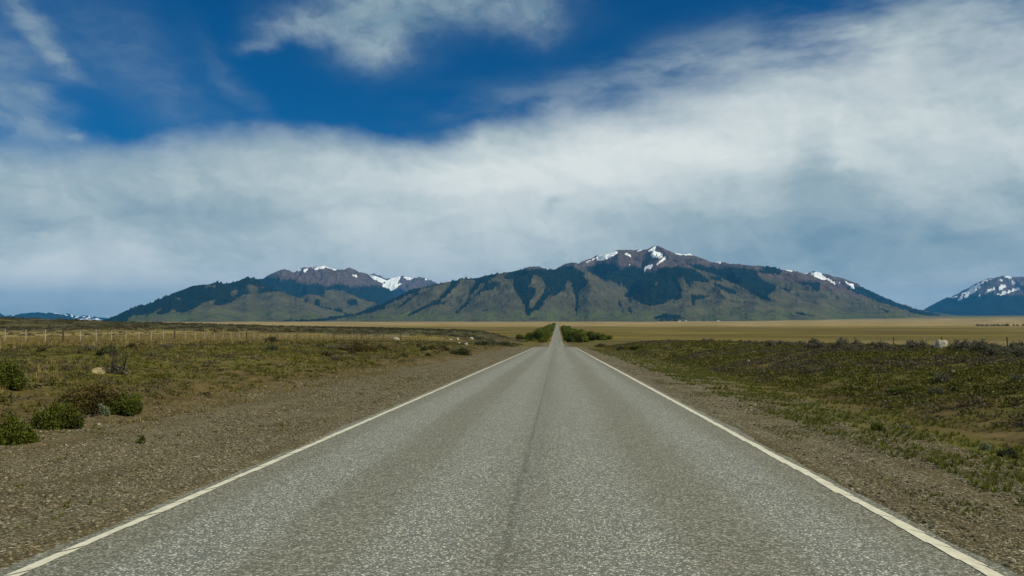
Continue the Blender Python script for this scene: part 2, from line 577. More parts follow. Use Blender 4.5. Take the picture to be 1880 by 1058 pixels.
# ------------------------------------------------------------------ road
def build_road():
    ys = gy[(gy > -60) & (gy < 6350)]
    xs = np.array([-3.58, -3.50, -3.0, -2, -1, 0, 1, 2, 3.0, 3.50, 3.58])
    X, Y = np.meshgrid(xs, ys)
    crown = .02 - .03 * (np.abs(X) / 3.6) ** 2
    ragged = (np.abs(X) > 3.4) * np.sign(X) * ((fbm(Y / .7, X * 0, 5, 3) - .5) * .14 + (fbm(Y / 5, X * 0, 6, 2) - .5) * .12)
    Z = road_z(Y) + np.where(np.abs(X) > 3.54, -.075, crown)
    me = mesh_data("road", np.stack([(X + ragged).ravel(), Y.ravel(), Z.ravel()], -1), grid_faces(len(xs), len(ys)), None, smooth=False)
    m, N, bs = material("asphalt")
    P = N.node('ShaderNodeNewGeometry').outputs['Position']
    x, y, z = N.xyz(P)
    wob = N.m('MULTIPLY', N.m('SUBTRACT', N.noise(N.comb(0, N.m('MULTIPLY', y, .05), 0), 1.0, 3), .5), .5)
    xx = N.m('ADD', x, wob)
    tt = N.m('DIVIDE', N.m('ADD', xx, 3.7), 7.4, clamp=True)

    def k(v): return (v + 3.7) / 7.4
    tone = N.curve(tt, [(0, .25), (k(-3.25), .24), (k(-2.75), .62), (k(-2.35), .78), (k(-1.9), .36), (k(-1.5), .28), (k(-1.1), .55), (k(-.65), .72), (k(-.15), .5),
                        (k(.2), .5), (k(.7), .66), (k(1.15), .52), (k(1.6), .30), (k(2.0), .40), (k(2.5), .68), (k(2.85), .5), (k(3.2), .24), (1, .24)])
    patch = N.noise(N.vm('MULTIPLY', P, (.9, .12, 1)), 1.0, 5, .6)
    patch2 = N.noise(P, 2.2, 5, .65)
    tone = N.m('ADD', tone, N.m('ADD', N.m('MULTIPLY', N.m('SUBTRACT', patch, .5), .5), N.m('MULTIPLY', N.m('SUBTRACT', patch2, .5), .22)))
    v = N.node('ShaderNodeTexVoronoi', feature='F1')
    N.put(v.inputs['Vector'], N.vm('MULTIPLY', P, (1, 1, .3)))
    v.inputs['Scale'].default_value = 64
    s = N.node('ShaderNodeSeparateColor')
    m.node_tree.links.new(v.outputs['Color'], s.inputs[0])
    stone = N.ramp(s.outputs[0], [(0, (.030, .031, .027)), (.3, (.10, .102, .087)), (.6, (.20, .206, .18)), (.82, (.38, .385, .335)), (1, (.78, .76, .67))])
    warm = N.ramp(s.outputs[1], [(0, (1.0, .93, .8)), (.5, (1, 1, 1)), (1, (.86, 1.0, 1.02))])
    stone = N.mix(1.0, stone, warm, 'MULTIPLY')
    worn = N.mix(N.smooth(v.outputs['Distance'], .25, .75, 0, .85), stone, (.045, .043, .036))
    binder = N.mix(.36, (.100, .092, .063), stone)
    c = N.mix(N.smooth(tone, .22, .72), binder, N.mix(.18, worn, (.33, .345, .30)))
    # seam of the two paving passes
    sw = N.m('ADD', x, N.m('ADD', .05, N.m('MULTIPLY', N.m('SUBTRACT', N.noise(N.comb(0, N.m('MULTIPLY', y, .9), 0), 1.0, 5, .65), .5), .10)))
    seam = N.m('SUBTRACT', 1.0, N.smooth(N.m('ABSOLUTE', sw), .006, .055))
    seam2 = N.m('SUBTRACT', 1.0, N.smooth(N.m('ABSOLUTE', N.m('SUBTRACT', sw, .10)), .02, .28))
    c = N.mix(N.m('MULTIPLY', seam2, .13), c, (.06, .058, .05))
    c = N.mix(N.m('MULTIPLY', N.m('MULTIPLY', seam, .34), N.smooth(patch2, .3, .65, .35, 1.0)), c, (.032, .032, .030))
    N.put(bs.inputs['Base Color'], c)
    bs.inputs['Roughness'].default_value = .8
    bs.inputs['Specular IOR Level'].default_value = .25
    h = N.m('SUBTRACT', 1.0, v.outputs['Distance'])
    N.put(bs.inputs['Normal'], N.bump(h, .55, .008))
    me.materials.append(m)
    road = tag(link("road", me), "straight two lane grey asphalt road running to the mountains", "road", kind='structure')

    pm, N, bs = material("line_paint")
    P = N.node('ShaderNodeNewGeometry').outputs['Position']
    f = N.noise(P, 9, 6, .7)
    g = N.noise(P, 60, 3, .6)
    N.put(bs.inputs['Base Color'], N.ramp(N.m('ADD', N.m('MULTIPLY', f, .6), N.m('MULTIPLY', g, .4)),
                                          [(.30, (.20, .185, .14)), (.42, (.46, .44, .34)), (.7, (.66, .63, .50))]))
    bs.inputs['Roughness'].default_value = .6
    r = np.random.RandomState(3)
    for side in (-1, 1):
        V, Fc = [], []
        yy = 2.0
        while yy < 6300:
            near = yy < 70
            L = r.uniform(.38, .62) if near else yy * .03
            gap = (r.uniform(.012, .045) if side < 0 else r.choice([0.0, 0.0, .02])) if near else 0.0
            jit = r.uniform(-.008, .008) if near else 0
            w = .048 + (r.uniform(-.006, .007) if near else 0)
            sk = .16 if near else 0
            tooth = .016 if (near and side > 0) else 0
            ns = 6 if near else 1
            i0 = len(V)
            for q in range(ns + 1):
                t = q / ns
                yb = yy + (L - gap) * t
                for e in (-1, 1):
                    ex = side * 3.33 + e * w + jit + (tooth * (1 - t) * e) + (r.uniform(-.004, .004) if near else 0)
                    ey = yb - side * e * sk * .5
                    zz = float(road_z(ey)) + .02 - .03 * (abs(ex) / 3.6) ** 2 + (.005 if near else .012 + yy * 1e-5)
                    V.append((ex, ey, zz))
            for q in range(ns):
                a = i0 + q * 2
                Fc.append((a, a + 1, a + 3, a + 2))
            yy += L
        o = link("edge_line", mesh_data("edge_line", V, Fc, pm), road)
        o['label'] = "cream painted line along the left edge of the road" if side < 0 else "cream painted line along the right edge, its edges scalloped"


build_road()


# ------------------------------------------------------------------ mountains
def poly_mask(px, py, polys):
    """1 inside any of the polygons (photograph pixels)"""
    out = np.zeros(px.shape, bool)
    for pg in polys:
        pg = np.asarray(pg, float)
        x0, y0 = pg.min(0)
        x1, y1 = pg.max(0)
        sel = np.nonzero((px >= x0) & (px <= x1) & (py >= y0) & (py <= y1))[0]
        if not len(sel): continue
        X, Y = px[sel], py[sel]
        ins = np.zeros(len(sel), bool)
        for (ax, ay), (bx, by) in zip(pg, np.roll(pg, -1, 0)):
            if ay == by: continue
            ins ^= ((ay > Y) != (by > Y)) & (X < (bx - ax) * (Y - ay) / (by - ay) + ax)
        out[sel] |= ins
    return out


def P_(ox, oy, txt, s=5.875):
    """polygons traced on an enlarged piece of the photograph, back to its own pixels"""
    res = []
    for part in txt.strip().split('/'):
        v = [float(q) for q in part.replace(',', ' ').split()]
        res.append([(ox + v[i] / s, oy + v[i + 1] / s) for i in range(0, len(v), 2)])
    return res


C1, C2, C3, C4, C5, C6, C7 = (190, 480), (490, 480), (640, 480), (900, 445), (1120, 445), (1400, 480), (1640, 490)
FOREST = (
    P_(*C1, "-20,660 0,640 250,520 560,410 900,250 970,235 1230,215 1360,215 1560,140 1620,170 1900,175 1900,310 1740,330 1640,345 1500,350 1440,400 1320,465 1180,470 1230,405 1100,430 1000,480 930,530 820,565 830,545 760,545 880,470 800,490 640,575 560,560 720,465 600,510 500,570 400,610 520,545 420,575 330,600 370,560 300,590 250,650 100,660")
    + P_(*C2, "0,200 160,190 260,180 300,220 430,250 560,240 640,270 700,250 830,225 900,290 1000,260 1230,270 1330,310 1430,290 1500,320 1330,390 1200,455 1100,430 1000,390 830,320 740,310 640,300 600,360 430,350 340,395 200,340 100,290 0,280 / 860,400 970,410 980,470 900,480 850,440 / 510,410 550,400 580,470 510,470 / 600,480 820,510 820,525 870,565 700,520 480,460 / 620,370 700,410 860,470 700,420 / 410,410 440,400 450,440 410,430")
    + P_(*C2, "50,665 220,628 480,628 700,598 850,575 1000,545 1130,485 1260,425 1480,325 1700,275 1680,300 1500,360 1280,475 1130,550 1040,562 850,602 640,642 400,648 200,652 120,672")
    + P_(*C3, "560,330 630,320 780,285 1070,200 1400,150 1700,90 1900,60 1900,90 1700,110 1600,140 1370,190 1220,192 1100,225 1050,225 820,285 690,338 640,335 / 740,325 770,345 690,385 570,485 430,547 500,500 640,400 / 1060,205 1220,185 1190,235 1140,285 1050,365 960,432 1090,424 1020,457 900,475 760,535 685,572 650,608 655,560 740,518 860,458 980,385 1100,250 1100,225 / 1370,165 1630,105 1600,150 1520,205 1430,235 1380,295 1305,375 1315,415 1275,475 1190,535 1160,565 1150,545 1265,430 1285,370 1305,290 1360,240 / 1480,225 1560,212 1630,220 1560,288 1470,305 1400,355 1320,415 1295,455 1285,430 1370,350 1440,280 / 1410,542 1450,512 1560,510 1500,528 / 330,490 430,475 440,490 300,530 250,550 / 580,350 700,300 690,330 400,450 250,540 150,560 250,500 480,390")
    + P_(*C4, "190,320 260,300 560,290 700,270 900,260 990,310 1000,370 1050,410 1040,450 960,530 890,530 880,430 840,420 800,450 830,500 740,540 640,600 560,680 520,720 440,750 410,810 370,760 380,680 330,610 250,500 240,430 140,370 200,360 / 0,420 90,425 60,460 20,490 -30,490 / 1000,290 1040,270 1200,230 1330,235 1420,290 1560,250 1660,300 1720,340 1900,285 1900,650 1740,680 1640,660 1480,570 1300,450 1200,380 1130,350 / 920,530 955,560 945,700 950,760 920,805 912,620 / 1365,570 1400,640 1440,760 1420,750 1380,640 / 1480,690 1520,700 1530,790 1490,740")
    + P_(*C5, "-20,240 230,400 400,340 560,280 720,260 900,285 960,320 1080,420 1000,425 920,400 880,420 860,520 880,560 1090,570 960,610 890,620 850,480 790,370 700,385 760,460 780,600 680,610 500,670 430,690 230,600 190,500 200,430 / 800,220 960,240 1180,285 1220,260 1580,290 1600,360 1660,420 1780,450 1770,520 1700,560 1740,630 1600,590 1400,470 1200,370 1000,300 930,280 / 1030,340 1160,370 1220,420 1130,410 / 1240,480 1320,500 1360,540 1440,590 1260,530 / 440,820 500,800 600,755 640,765 760,800 830,828 500,830 / 1600,290 1830,310 1750,345 1600,320 / 1370,470 1430,500 1400,505 / 890,600 915,650 905,700 885,640 / 1100,430 1240,470 1260,520 1120,460")
    + P_(*C6, "-20,45 160,60 220,85 180,150 60,90 -20,70 / 0,210 150,240 140,310 60,330 60,410 0,400 / 170,270 290,300 290,330 200,295 / 380,210 620,220 610,320 540,310 530,260 390,245 / 700,220 830,270 860,290 760,260 / 880,280 1000,255 1220,325 1430,415 1570,495 1900,570 1900,590 1700,575 1480,505 1280,445 1050,355 / 580,350 650,385 640,395 / 780,370 850,395 800,400 / 1000,410 1045,420 1010,430 / 1200,480 1380,540 1350,550 / 300,540 480,570 600,595 400,575"))
FOREST_GAP = (
    P_(*C1, "1510,280 1550,235 1620,260 1740,270 1740,295 1600,300 1520,305 / 1330,360 1400,300 1480,325 1420,350 1340,385 / 1080,255 1230,240 1200,275 1090,280 / 1040,360 1150,310 1170,320 1050,375 / 760,390 840,380 800,420 / 1260,320 1320,320 1310,335")
    + P_(*C4, "450,360 490,345 560,380 600,450 590,500 560,560 470,690 430,720 410,690 430,610 480,560 500,500 410,470 440,410 / 600,520 710,450 690,490 / 560,640 650,550 660,570 590,650 / 1210,405 1320,410 1460,480 1500,580 1380,520 1260,440 / 890,370 940,365 935,380 / 320,400 350,470 330,470 / 210,400 250,400 240,430")
    + P_(*C5, "480,430 520,430 520,455 470,460 / 530,570 560,570 555,582"))
SNOW = (
    P_(*C4, "965,240 1100,185 1170,145 1300,105 1360,92 1385,115 1260,180 1180,205 1145,182 1080,205 / 1700,90 1760,50 1795,38 1780,70 1770,95 1860,128 1770,182 1718,130 1762,100 1705,97 / 1795,240 1890,150 1890,185 1820,235 / 1695,250 1775,232 1730,290 1685,278 / 1460,115 1540,145 1510,155 1450,135 / 1488,228 1500,228 1522,262 1508,262 / 1672,258 1690,262 1668,322 1650,308 / 1572,92 1635,80 1620,97 1580,102 / 1630,238 1660,238 1655,250")
    + P_(*C5, "680,112 870,118 885,142 740,137 / 490,245 595,150 615,165 540,220 / 1050,198 1200,205 1200,216 1100,214 / 1115,222 1205,222 1190,237 / 820,155 850,178 840,182 / 400,250 480,240 430,290 415,280 / 520,170 590,120 570,150 530,190")
    + P_(*C6, "210,88 245,70 330,105 310,112 260,97 / 425,125 490,115 505,140 / 510,130 560,115 625,110 655,165 740,200 810,250 770,243 700,203 620,193 560,168 / 875,200 930,235 985,248 985,268 920,252 / 915,290 990,273 1000,290 / 770,178 795,178 780,192 / 825,222 850,232 840,240 / 1010,298 1035,300 1015,308")
    + P_(*C2, "295,130 335,138 310,152 / 305,112 370,82 455,83 410,118 370,102 / 475,72 620,45 690,70 775,92 730,97 640,67 560,87 520,95 / 910,138 970,150 972,172 930,157 / 1095,148 1180,163 1300,210 1230,232 1150,192 / 1225,268 1290,215 1340,180 1450,155 1410,240 1465,238 1350,308 1290,288 / 1455,158 1540,173 1645,160 1540,203 1480,182 / 1700,188 1795,193 1715,208 / 985,213 1025,228 1000,232 / 760,168 790,172 775,182"))
SNOW_H = P_(*C7, "920,490 960,410 1000,380 1150,275 1330,185 1385,178 1260,260 1255,310 1080,425 / 1155,445 1350,330 1460,280 1475,320 1380,372 1220,435 / 1490,395 1650,335 1900,285 1900,312 1700,362 1540,420 / 1490,190 1600,165 1570,212 / 1490,345 1560,250 1640,290 1540,335 / 1640,200 1820,250 1880,240 1880,262 1750,260 / 1600,130 1750,140 1700,170 1610,160 / 820,440 900,415 940,430 850,450 / 1880,250 2200,100 2500,120 2700,200 2300,300 1950,340", 7.833)
TREELINE = [(480, 514), (500, 512), (540, 516), (590, 524), (640, 525), (700, 529), (740, 540), (800, 530), (940, 494.5), (990, 494), (1040, 493), (1075, 492), (1110, 486), (1140, 491), (1170, 497), (1190, 503),
            (1222, 489), (1260, 490), (1300, 498), (1350, 497), (1420, 512), (1500, 530), (1560, 541), (1650, 560), (1900, 560)]
TREELINE_FREE = (700, 940)

LAYERS = {
    'main': [
        ([(590, 596), (620, 590), (664, 573), (712, 551), (746, 534), (783, 525), (805, 519), (838, 513), (875, 508), (916, 499), (943, 496), (970, 494), (1000, 494.5), (1025, 493), (1050, 493),
          (1079, 497), (1104, 513), (1138, 539), (1172, 557), (1206, 571), (1225, 579), (1260, 590)], 8300, 1900, 1.25),
        ([(1135, 600), (1150, 570), (1158, 522), (1172, 511), (1188, 503), (1205, 494), (1222, 488), (1250, 489), (1278, 494), (1324, 510), (1358, 527), (1392, 545), (1426, 562), (1440, 569), (1500, 588)], 9100, 2200, 1.2),
        ([(900, 520), (943, 495), (967, 490.6), (982, 488), (991, 488.5), (1000, 493), (1011, 494.7), (1025, 490.6), (1034, 484.5), (1049, 481), (1062, 484), (1073, 479), (1097, 471), (1124, 464), (1134, 460), (1151, 459), (1171, 460), (1188, 458), (1200, 453), (1205.5, 451), (1219, 456.5),
          (1240, 466), (1268, 468), (1283, 472), (1303, 480.5), (1324, 481), (1349, 485), (1382, 488), (1415, 489), (1432, 493), (1457, 498.5), (1482, 505), (1515, 513), (1556, 532), (1598, 546), (1639, 561), (1681, 574), (1710, 582)], 10600, 3400, 1.15),
        ([(1420, 520), (1450, 501), (1475, 502.6), (1490, 499), (1496, 497.6), (1515, 502.6), (1540, 509), (1565, 517), (1590, 529.6), (1619, 542), (1652, 556.5), (1689, 570), (1722, 575), (1770, 582)], 13500, 2500, 1.1),
    ],
    'left': [
        ([(170, 597), (193.6, 588), (214, 579.6), (248, 564), (282, 551.7), (316, 537), (353.6, 522.7), (381, 521), (398, 518), (421.7, 518), (439, 512), (454, 506), (464, 510), (476, 515), (490, 522), (507, 529), (541, 545),
          (575, 558), (609, 571), (640, 580), (690, 594)], 8800, 2000, 1.2),
        ([(535, 560), (545, 549), (563, 540.5), (580, 541), (600, 548), (635, 558), (670, 570), (690, 578), (720, 590)], 9600, 1700, 1.1),
        ([(575, 560), (588, 540), (597, 531), (612, 533), (635, 536), (660, 546), (691, 558), (715, 568), (750, 585)], 10300, 1600, 1.1),
        ([(430, 530), (466, 511), (483, 511), (503, 500.6), (522, 494.5), (539, 501), (551, 493), (563, 490.5), (575, 491), (593.6, 488), (606, 490.5), (619, 494.5), (630, 495), (640, 491), (656.6, 498.5), (674, 503), (703, 524), (722, 540), (750, 565)], 14000, 2900, 1.1),
        ([(640, 540), (660, 512), (687, 502), (700, 507), (708, 511.5), (721, 510), (738, 506.5), (748, 509.5), (759, 510.5), (770, 508.5), (779, 510.5), (806, 520), (840, 535), (890, 570)], 18500, 2800, 1.0),
    ],
    'right': [
        ([(1660, 585), (1692, 570), (1710, 561.5), (1723, 554), (1736, 546), (1748.5, 543.6), (1761, 537), (1780, 528), (1793, 521), (1812, 513), (1838, 509), (1851, 506.6), (1864, 509), (1890, 507), (1940, 499), (2000, 508), (2100, 540), (2200, 580)], 20500, 3800, 1.05),
    ],
    'far': [
        ([(-170, 575), (-60, 568), (0, 574.5), (10, 580), (22, 581), (40, 576), (57, 573), (70, 573.3), (82, 576), (95, 574.5), (110, 578), (130, 584), (160, 592)], 19000, 2600, 1.0),
    ],
    'snowy': [
        ([(-160, 590), (0, 583), (20, 578.5), (45, 580), (100, 575), (112, 577.5), (125, 576), (140, 580), (160, 579), (180, 583), (200, 584), (230, 586), (260, 592)], 28000, 2500, 1.0),
    ],
}


def mountain_material():
    m, N, bs = material("mountainside")
    P = N.node('ShaderNodeNewGeometry').outputs['Position']
    at = N.node('ShaderNodeAttribute'); at.attribute_name = 'cover'
    sc = N.node('ShaderNodeSeparateColor')
    m.node_tree.links.new(at.outputs['Color'], sc.inputs[0])
    forest, snow, scree = sc.outputs
    low = at.outputs['Alpha']
    n1 = N.noise(P, .004, 7, .62)
    n2 = N.noise(P, .02, 5, .6)
    n3 = N.noise(N.vm('MULTIPLY', P, (1, 1, .25)), .012, 5, .6)
    grass = N.ramp(n1, [(.30, (.038, .041, .023)), (.5, (.067, .063, .034)), (.70, (.102, .092, .050))])  # grass darkened and cooled, cloud shade on the slopes put into its colour
    green = N.ramp(n2, [(.3, (.050, .065, .018)), (.7, (.085, .10, .030))])
    rock = N.ramp(n3, [(.3, (.046, .034, .031)), (.5, (.080, .060, .053)), (.7, (.125, .100, .090))])
    c = N.mix(low, grass, green)
    c = N.mix(N.smooth(N.m('ADD', scree, N.m('MULTIPLY', N.m('SUBTRACT', n1, .5), 1.2)), .3, .7), c, rock)
    fr = N.ramp(n2, [(.3, (.002, .006, .005)), (.7, (.012, .022, .015))])
    edge = N.m('ADD', N.m('MULTIPLY', N.m('SUBTRACT', n1, .5), .9), N.m('MULTIPLY', N.m('SUBTRACT', N.noise(P, .035, 4, .7), .5), 1.1))
    c = N.mix(N.smooth(N.m('ADD', forest, edge), .28, .66), c, fr)
    c = N.mix(N.smooth(N.m('ADD', snow, N.m('MULTIPLY', edge, .5)), .38, .58), c, (.74, .78, .82))
    N.put(bs.inputs['Base Color'], c)
    bs.inputs['Roughness'].default_value = .95
    bs.inputs['Specular IOR Level'].default_value = .0
    rib = N.noise(N.vm('MULTIPLY', P, (1, .45, .34)), .0075, 5, .6)
    rib = N.m('ABSOLUTE', N.m('SUBTRACT', rib, .5))
    N.put(bs.inputs['Normal'], N.bump(N.m('ADD', N.m('ADD', n2, N.m('MULTIPLY', n1, 2.5)), N.m('MULTIPLY', rib, 3.0)), .7, 36))
    return m


MOUNTAIN = mountain_material()


def soften(a, n=2):
    for _ in range(n):
        p = np.pad(a, 1, mode='edge')
        a = (p[1:-1, 1:-1] * 2 + p[:-2, 1:-1] + p[2:, 1:-1] + p[1:-1, :-2] + p[1:-1, 2:]) / 6
    return a


def build_mountain(name, key, label, step=1.25, rows=210, blue=False):
    layers = LAYERS[key]
    pmin = min(l[0][0][0] for l in layers)
    pmax = max(l[0][-1][0] for l in layers)
    px = np.arange(pmin, pmax + step, step)
    # bearing of each column and, per layer, the crest's range and height
    az = np.array([math.atan2(*(lambda d: (d.x, d.y))(pix_dir(p, 560))) for p in px])
    r0 = min(l[1] - l[2] for l in layers) - 500
    r1 = max(l[1] for l in layers) + 1800
    rr = np.linspace(0, 1, rows) ** 1.15 * (r1 - r0) + r0
    A, Rg = np.meshgrid(az, rr)
    PX = np.tile(px, (rows, 1))
    X, Y = CAM.x + np.sin(A) * Rg, CAM.y + np.cos(A) * Rg
    base = land(X, Y)
    Z = np.full(X.shape, -400.0)
    for li, (sil, Rc, W, pw) in enumerate(layers):
        sil = np.array(sil)
        jag = (fbm(px / 5.0, px * 0 + li * 7, 60 + li, 4) - .5) * 2.2
        py = np.interp(px, sil[:, 0], sil[:, 1], left=640, right=640) + jag
        el = np.array([(lambda d: d.z / math.hypot(d.x, d.y))(pix_dir(p, q)) for p, q in zip(px, py)])
        # the crest winds nearer and farther
        rc = Rc + (fbm(px / 120.0, px * 0, 70 + li, 3) - .5) * W * .55
        zc = CAM.z + rc * el
        xw, yw = X + (fbm(X / 700, Y / 700, 81 + li, 3) - .5) * 700, Y + (fbm(X / 700, Y / 700, 85 + li, 3) - .5) * 700
        ridge = 1 - 2.1 * np.abs(2 * fbm(xw / 620, yw / 1300, 90 + li, 5, .52) - 1)   # spurs and gullies
        t = (rc[None, :] - Rg) / W
        front = np.clip(1 - t, 0, 1) ** pw
        cut = 1 + (ridge - .60) * .62 * np.clip(t, 0, 1) ** .6 * np.clip(1.25 - t, 0, 1)
        zz = np.where(t >= 0, zc[None, :] * front * cut, zc[None, :] * (1 - np.clip(-t, 0, 2) * .55))
        zz = zz + np.where(t >= 0, np.clip(t * 6, 0, 1), 1) * ((fbm(X / 260, Y / 260, 100 + li, 5) - .5) * 60) * np.clip(front * 2, 0, 1)
        zz = np.where(zc[None, :] < 0, -400, zz)
        Z = np.maximum(Z, zz)
    Z = np.maximum(Z, base - 25 + 25 * sstep(0, 1, 0))
    # where every point shows on the photograph, for the traced woods and snow
    inv = CR.transposed()
    D = np.stack([X - CAM.x, Y - CAM.y, Z - CAM.z], -1) @ np.array(inv).T
    u = CX - F_PX * D[..., 0] / D[..., 2]
    v = CY + F_PX * D[..., 1] / D[..., 2]
    jx = (fbm(u / 3.0, v / 2.0, 121, 3) - .5) * 9 + (fbm(u / .9, v / .9, 125, 2) - .5) * 3
    jy = (fbm(u / 3.0, v / 2.0, 131, 3) - .5) * 6 + (fbm(u / .9, v / .9, 135, 2) - .5) * 2
    uu, vv = (u + jx).ravel(), (v + jy).ravel()
    if blue:
        forest = np.ones(u.shape)
        scree = sstep(548, 538, v + jy) if key == 'right' else np.zeros(u.shape)
        forest = forest * (1 - scree)
        sn = poly_mask((u + jx * .45).ravel(), (v + jy * .45).ravel(), SNOW_H).reshape(u.shape).astype(float) if key == 'right' else np.zeros(u.shape)
        if key == 'right':
            streak = fbm((u + v * 1.6) / 5.0, (v - u * .45) / 1.7, 140, 3)
            sn = np.maximum(sn * sstep(.30, .44, streak), .8 * sstep(.60, .70, streak) * sstep(528, 514, v))
        if key == 'snowy':
            sn = (fbm(u / 4, v / 2, 141, 3) > .56).astype(float)
            forest = 1 - sn
        low = np.zeros(u.shape)
    else:
        forest = (poly_mask(uu, vv, FOREST) & ~poly_mask(uu, vv, FOREST_GAP)).reshape(u.shape).astype(float)
        sn = poly_mask((u + jx * .3).ravel(), (v + jy * .3).ravel(), SNOW).reshape(u.shape).astype(float)
        sn = sn * (fbm(u / 1.6, v / 1.2, 151, 2) > .22)
        tl = np.array(TREELINE)
        line = np.interp(u, tl[:, 0], tl[:, 1])
        scree = sstep(3, -4, v + jy * .8 - line)
        scree = np.where((u > 745) & (u < 940) & (Rg < 10000), 0, scree)
        scree = np.where((u < 478), 0, scree)
        Z = Z - forest * np.clip((Z - base) / 200, 0, 1) * 14
        low = sstep(562, 582, v + jy * 1.5) * sstep(.35, .6, fbm(u / 14, v / 4, 161, 3)) * .9
    C = np.stack([soften(forest, 3), soften(sn.astype(float), 1), soften(scree, 3), low], -1).reshape(-1, 4)
    me = mesh_data(name, np.stack([X, Y, Z], -1).reshape(-1, 3), grid_faces(len(px), rows), MOUNTAIN, {'cover': C}, smooth=True)
    return tag(link(name, me), label, "mountain", kind='structure')


build_mountain("mountain", 'main', "broad mountain beyond the end of the road, dark woods in its gullies and a snow flecked brown peak", 1.1, 300)
build_mountain("mountain", 'left', "mountain left of the road with dark wooded flank and a snowy ridge behind", 1.1, 260)
build_mountain("mountain", 'right', "blue hazy snow streaked mountain at the right edge", 1.2, 130, blue=True)
build_mountain("mountain", 'far', "low far blue hills at the left edge", 1.5, 70, blue=True)
build_mountain("mountain", 'snowy', "faint far snowy range left of the mountains", 1.5, 60, blue=True)


# ------------------------------------------------------------------ small builders
def tube(points, radii, sides=5):
    """tapered tube along points"""
    pts = [Vector(p) for p in points]
    V, Fc = [], []
    for i, p in enumerate(pts):
        d = (pts[min(i + 1, len(pts) - 1)] - pts[max(i - 1, 0)]).normalized()
        a = d.orthogonal().normalized()
        b = d.cross(a)
        for k in range(sides):
            t = 2 * math.pi * k / sides
            V.append(tuple(p + (a * math.cos(t) + b * math.sin(t)) * radii[i]))
    for i in range(len(pts) - 1):
        for k in range(sides):
            k2 = (k + 1) % sides
            Fc.append((i * sides + k, i * sides + k2, (i + 1) * sides + k2, (i + 1) * sides + k))
    n = (len(pts) - 1) * sides
    for k in range(1, sides - 1):           # close the tip
        Fc.append((n, n + k, n + k + 1, n + k + 1))
    return V, Fc


class MB:
    def __init__(self):
        self.v, self.f = [], []

    def add(self, V, Fc):
        o = len(self.v)
        self.v += [tuple(q) for q in V]
        self.f += [tuple(i + o for i in q) for q in Fc]

    def tube(self, *a, **k):
        self.add(*tube(*a, **k))

    def data(self, name, mat, smooth=False):
        me = bpy.data.meshes.new(name)
        fs = [q if len(set(q)) == len(q) else tuple(dict.fromkeys(q)) for q in self.f]
        me.from_pydata(self.v, [], fs)
        me.materials.append(mat)
        me.polygons.foreach_set('use_smooth', np.full(len(me.polygons), smooth, dtype=bool))
        me.update()
        return me


def leaf_quads(centres, sizes, r, up=0.3, aspect=1.8):
    """one small pointed leaf cluster (quad) at every centre, turned every way"""
    n = len(centres)
    d = r.normal(size=(n, 3)); d[:, 2] += up
    d /= np.linalg.norm(d, axis=1)[:, None]
    q = r.normal(size=(n, 3))
    s = np.cross(d, q)
    s /= np.linalg.norm(s, axis=1)[:, None]
    L = sizes[:, None] * aspect * .5
    W = sizes[:, None] * .5
    a = centres - d * L
    b = centres + s * W
    c = centres + d * L
    e = centres - s * W
    V = np.stack([a, b, c, e], 1).reshape(-1, 3)
    return V, np.arange(n * 4, dtype=np.int32).reshape(n, 4)


def bush_leaves(r, n, lobes, size, fill=.35):
    """points through a set of ellipsoid lobes (x,y,z,rx,ry,rz), thickest near their skins"""
    lobes = np.array(lobes, float)
    vol = lobes[:, 3] * lobes[:, 4] * lobes[:, 5]
    pick = r.choice(len(lobes), n, p=vol / vol.sum())
    d = r.normal(size=(n, 3))
    d /= np.linalg.norm(d, axis=1)[:, None]
    rad = np.where(r.rand(n) < fill, r.rand(n) ** .5, .82 + .26 * r.rand(n))
    p = lobes[pick, :3] + d * rad[:, None] * lobes[pick, 3:]
    p += (r.rand(n, 3) - .5) * .12 * lobes[pick, 3:]
    keep = p[:, 2] > .02
    p, pick, d = p[keep], pick[keep], d[keep]
    lt = r.rand(len(lobes))
    tint = np.clip(.15 + .45 * lt[pick] + .5 * (r.rand(len(p)) - .3), 0, 1)
    V, Fc = leaf_quads(p, size * (.6 + .8 * r.rand(len(p))), r)
    return V, Fc, np.repeat(tint, 4)


WOOD = noisy_mat("grey_bark", (.06, .05, .04), (.14, .12, .10), 30)
TWIG = noisy_mat("twig", (.065, .058, .044), (.155, .142, .112), 25)
BARK = noisy_mat("tree_bark", (.03, .025, .018), (.08, .065, .05), 4)
L_GREEN = leaf_mat("bush_green", (.018, .027, .003), (.105, .120, .010), .25)
L_OLIVE = leaf_mat("bush_olive", (.020, .018, .004), (.100, .080, .016), .25, (.18, .09, .03))
L_DARK = leaf_mat("bush_dark", (.014, .020, .006), (.05, .06, .018), .2)
L_GREY = leaf_mat("bush_grey", (.050, .050, .030), (.150, .142, .088), .25)
L_SILVER = leaf_mat("bush_silver", (.075, .095, .045), (.22, .26, .15), .2)
L_WILLOW = leaf_mat("willow", (.045, .062, .003), (.18, .205, .010), .4)


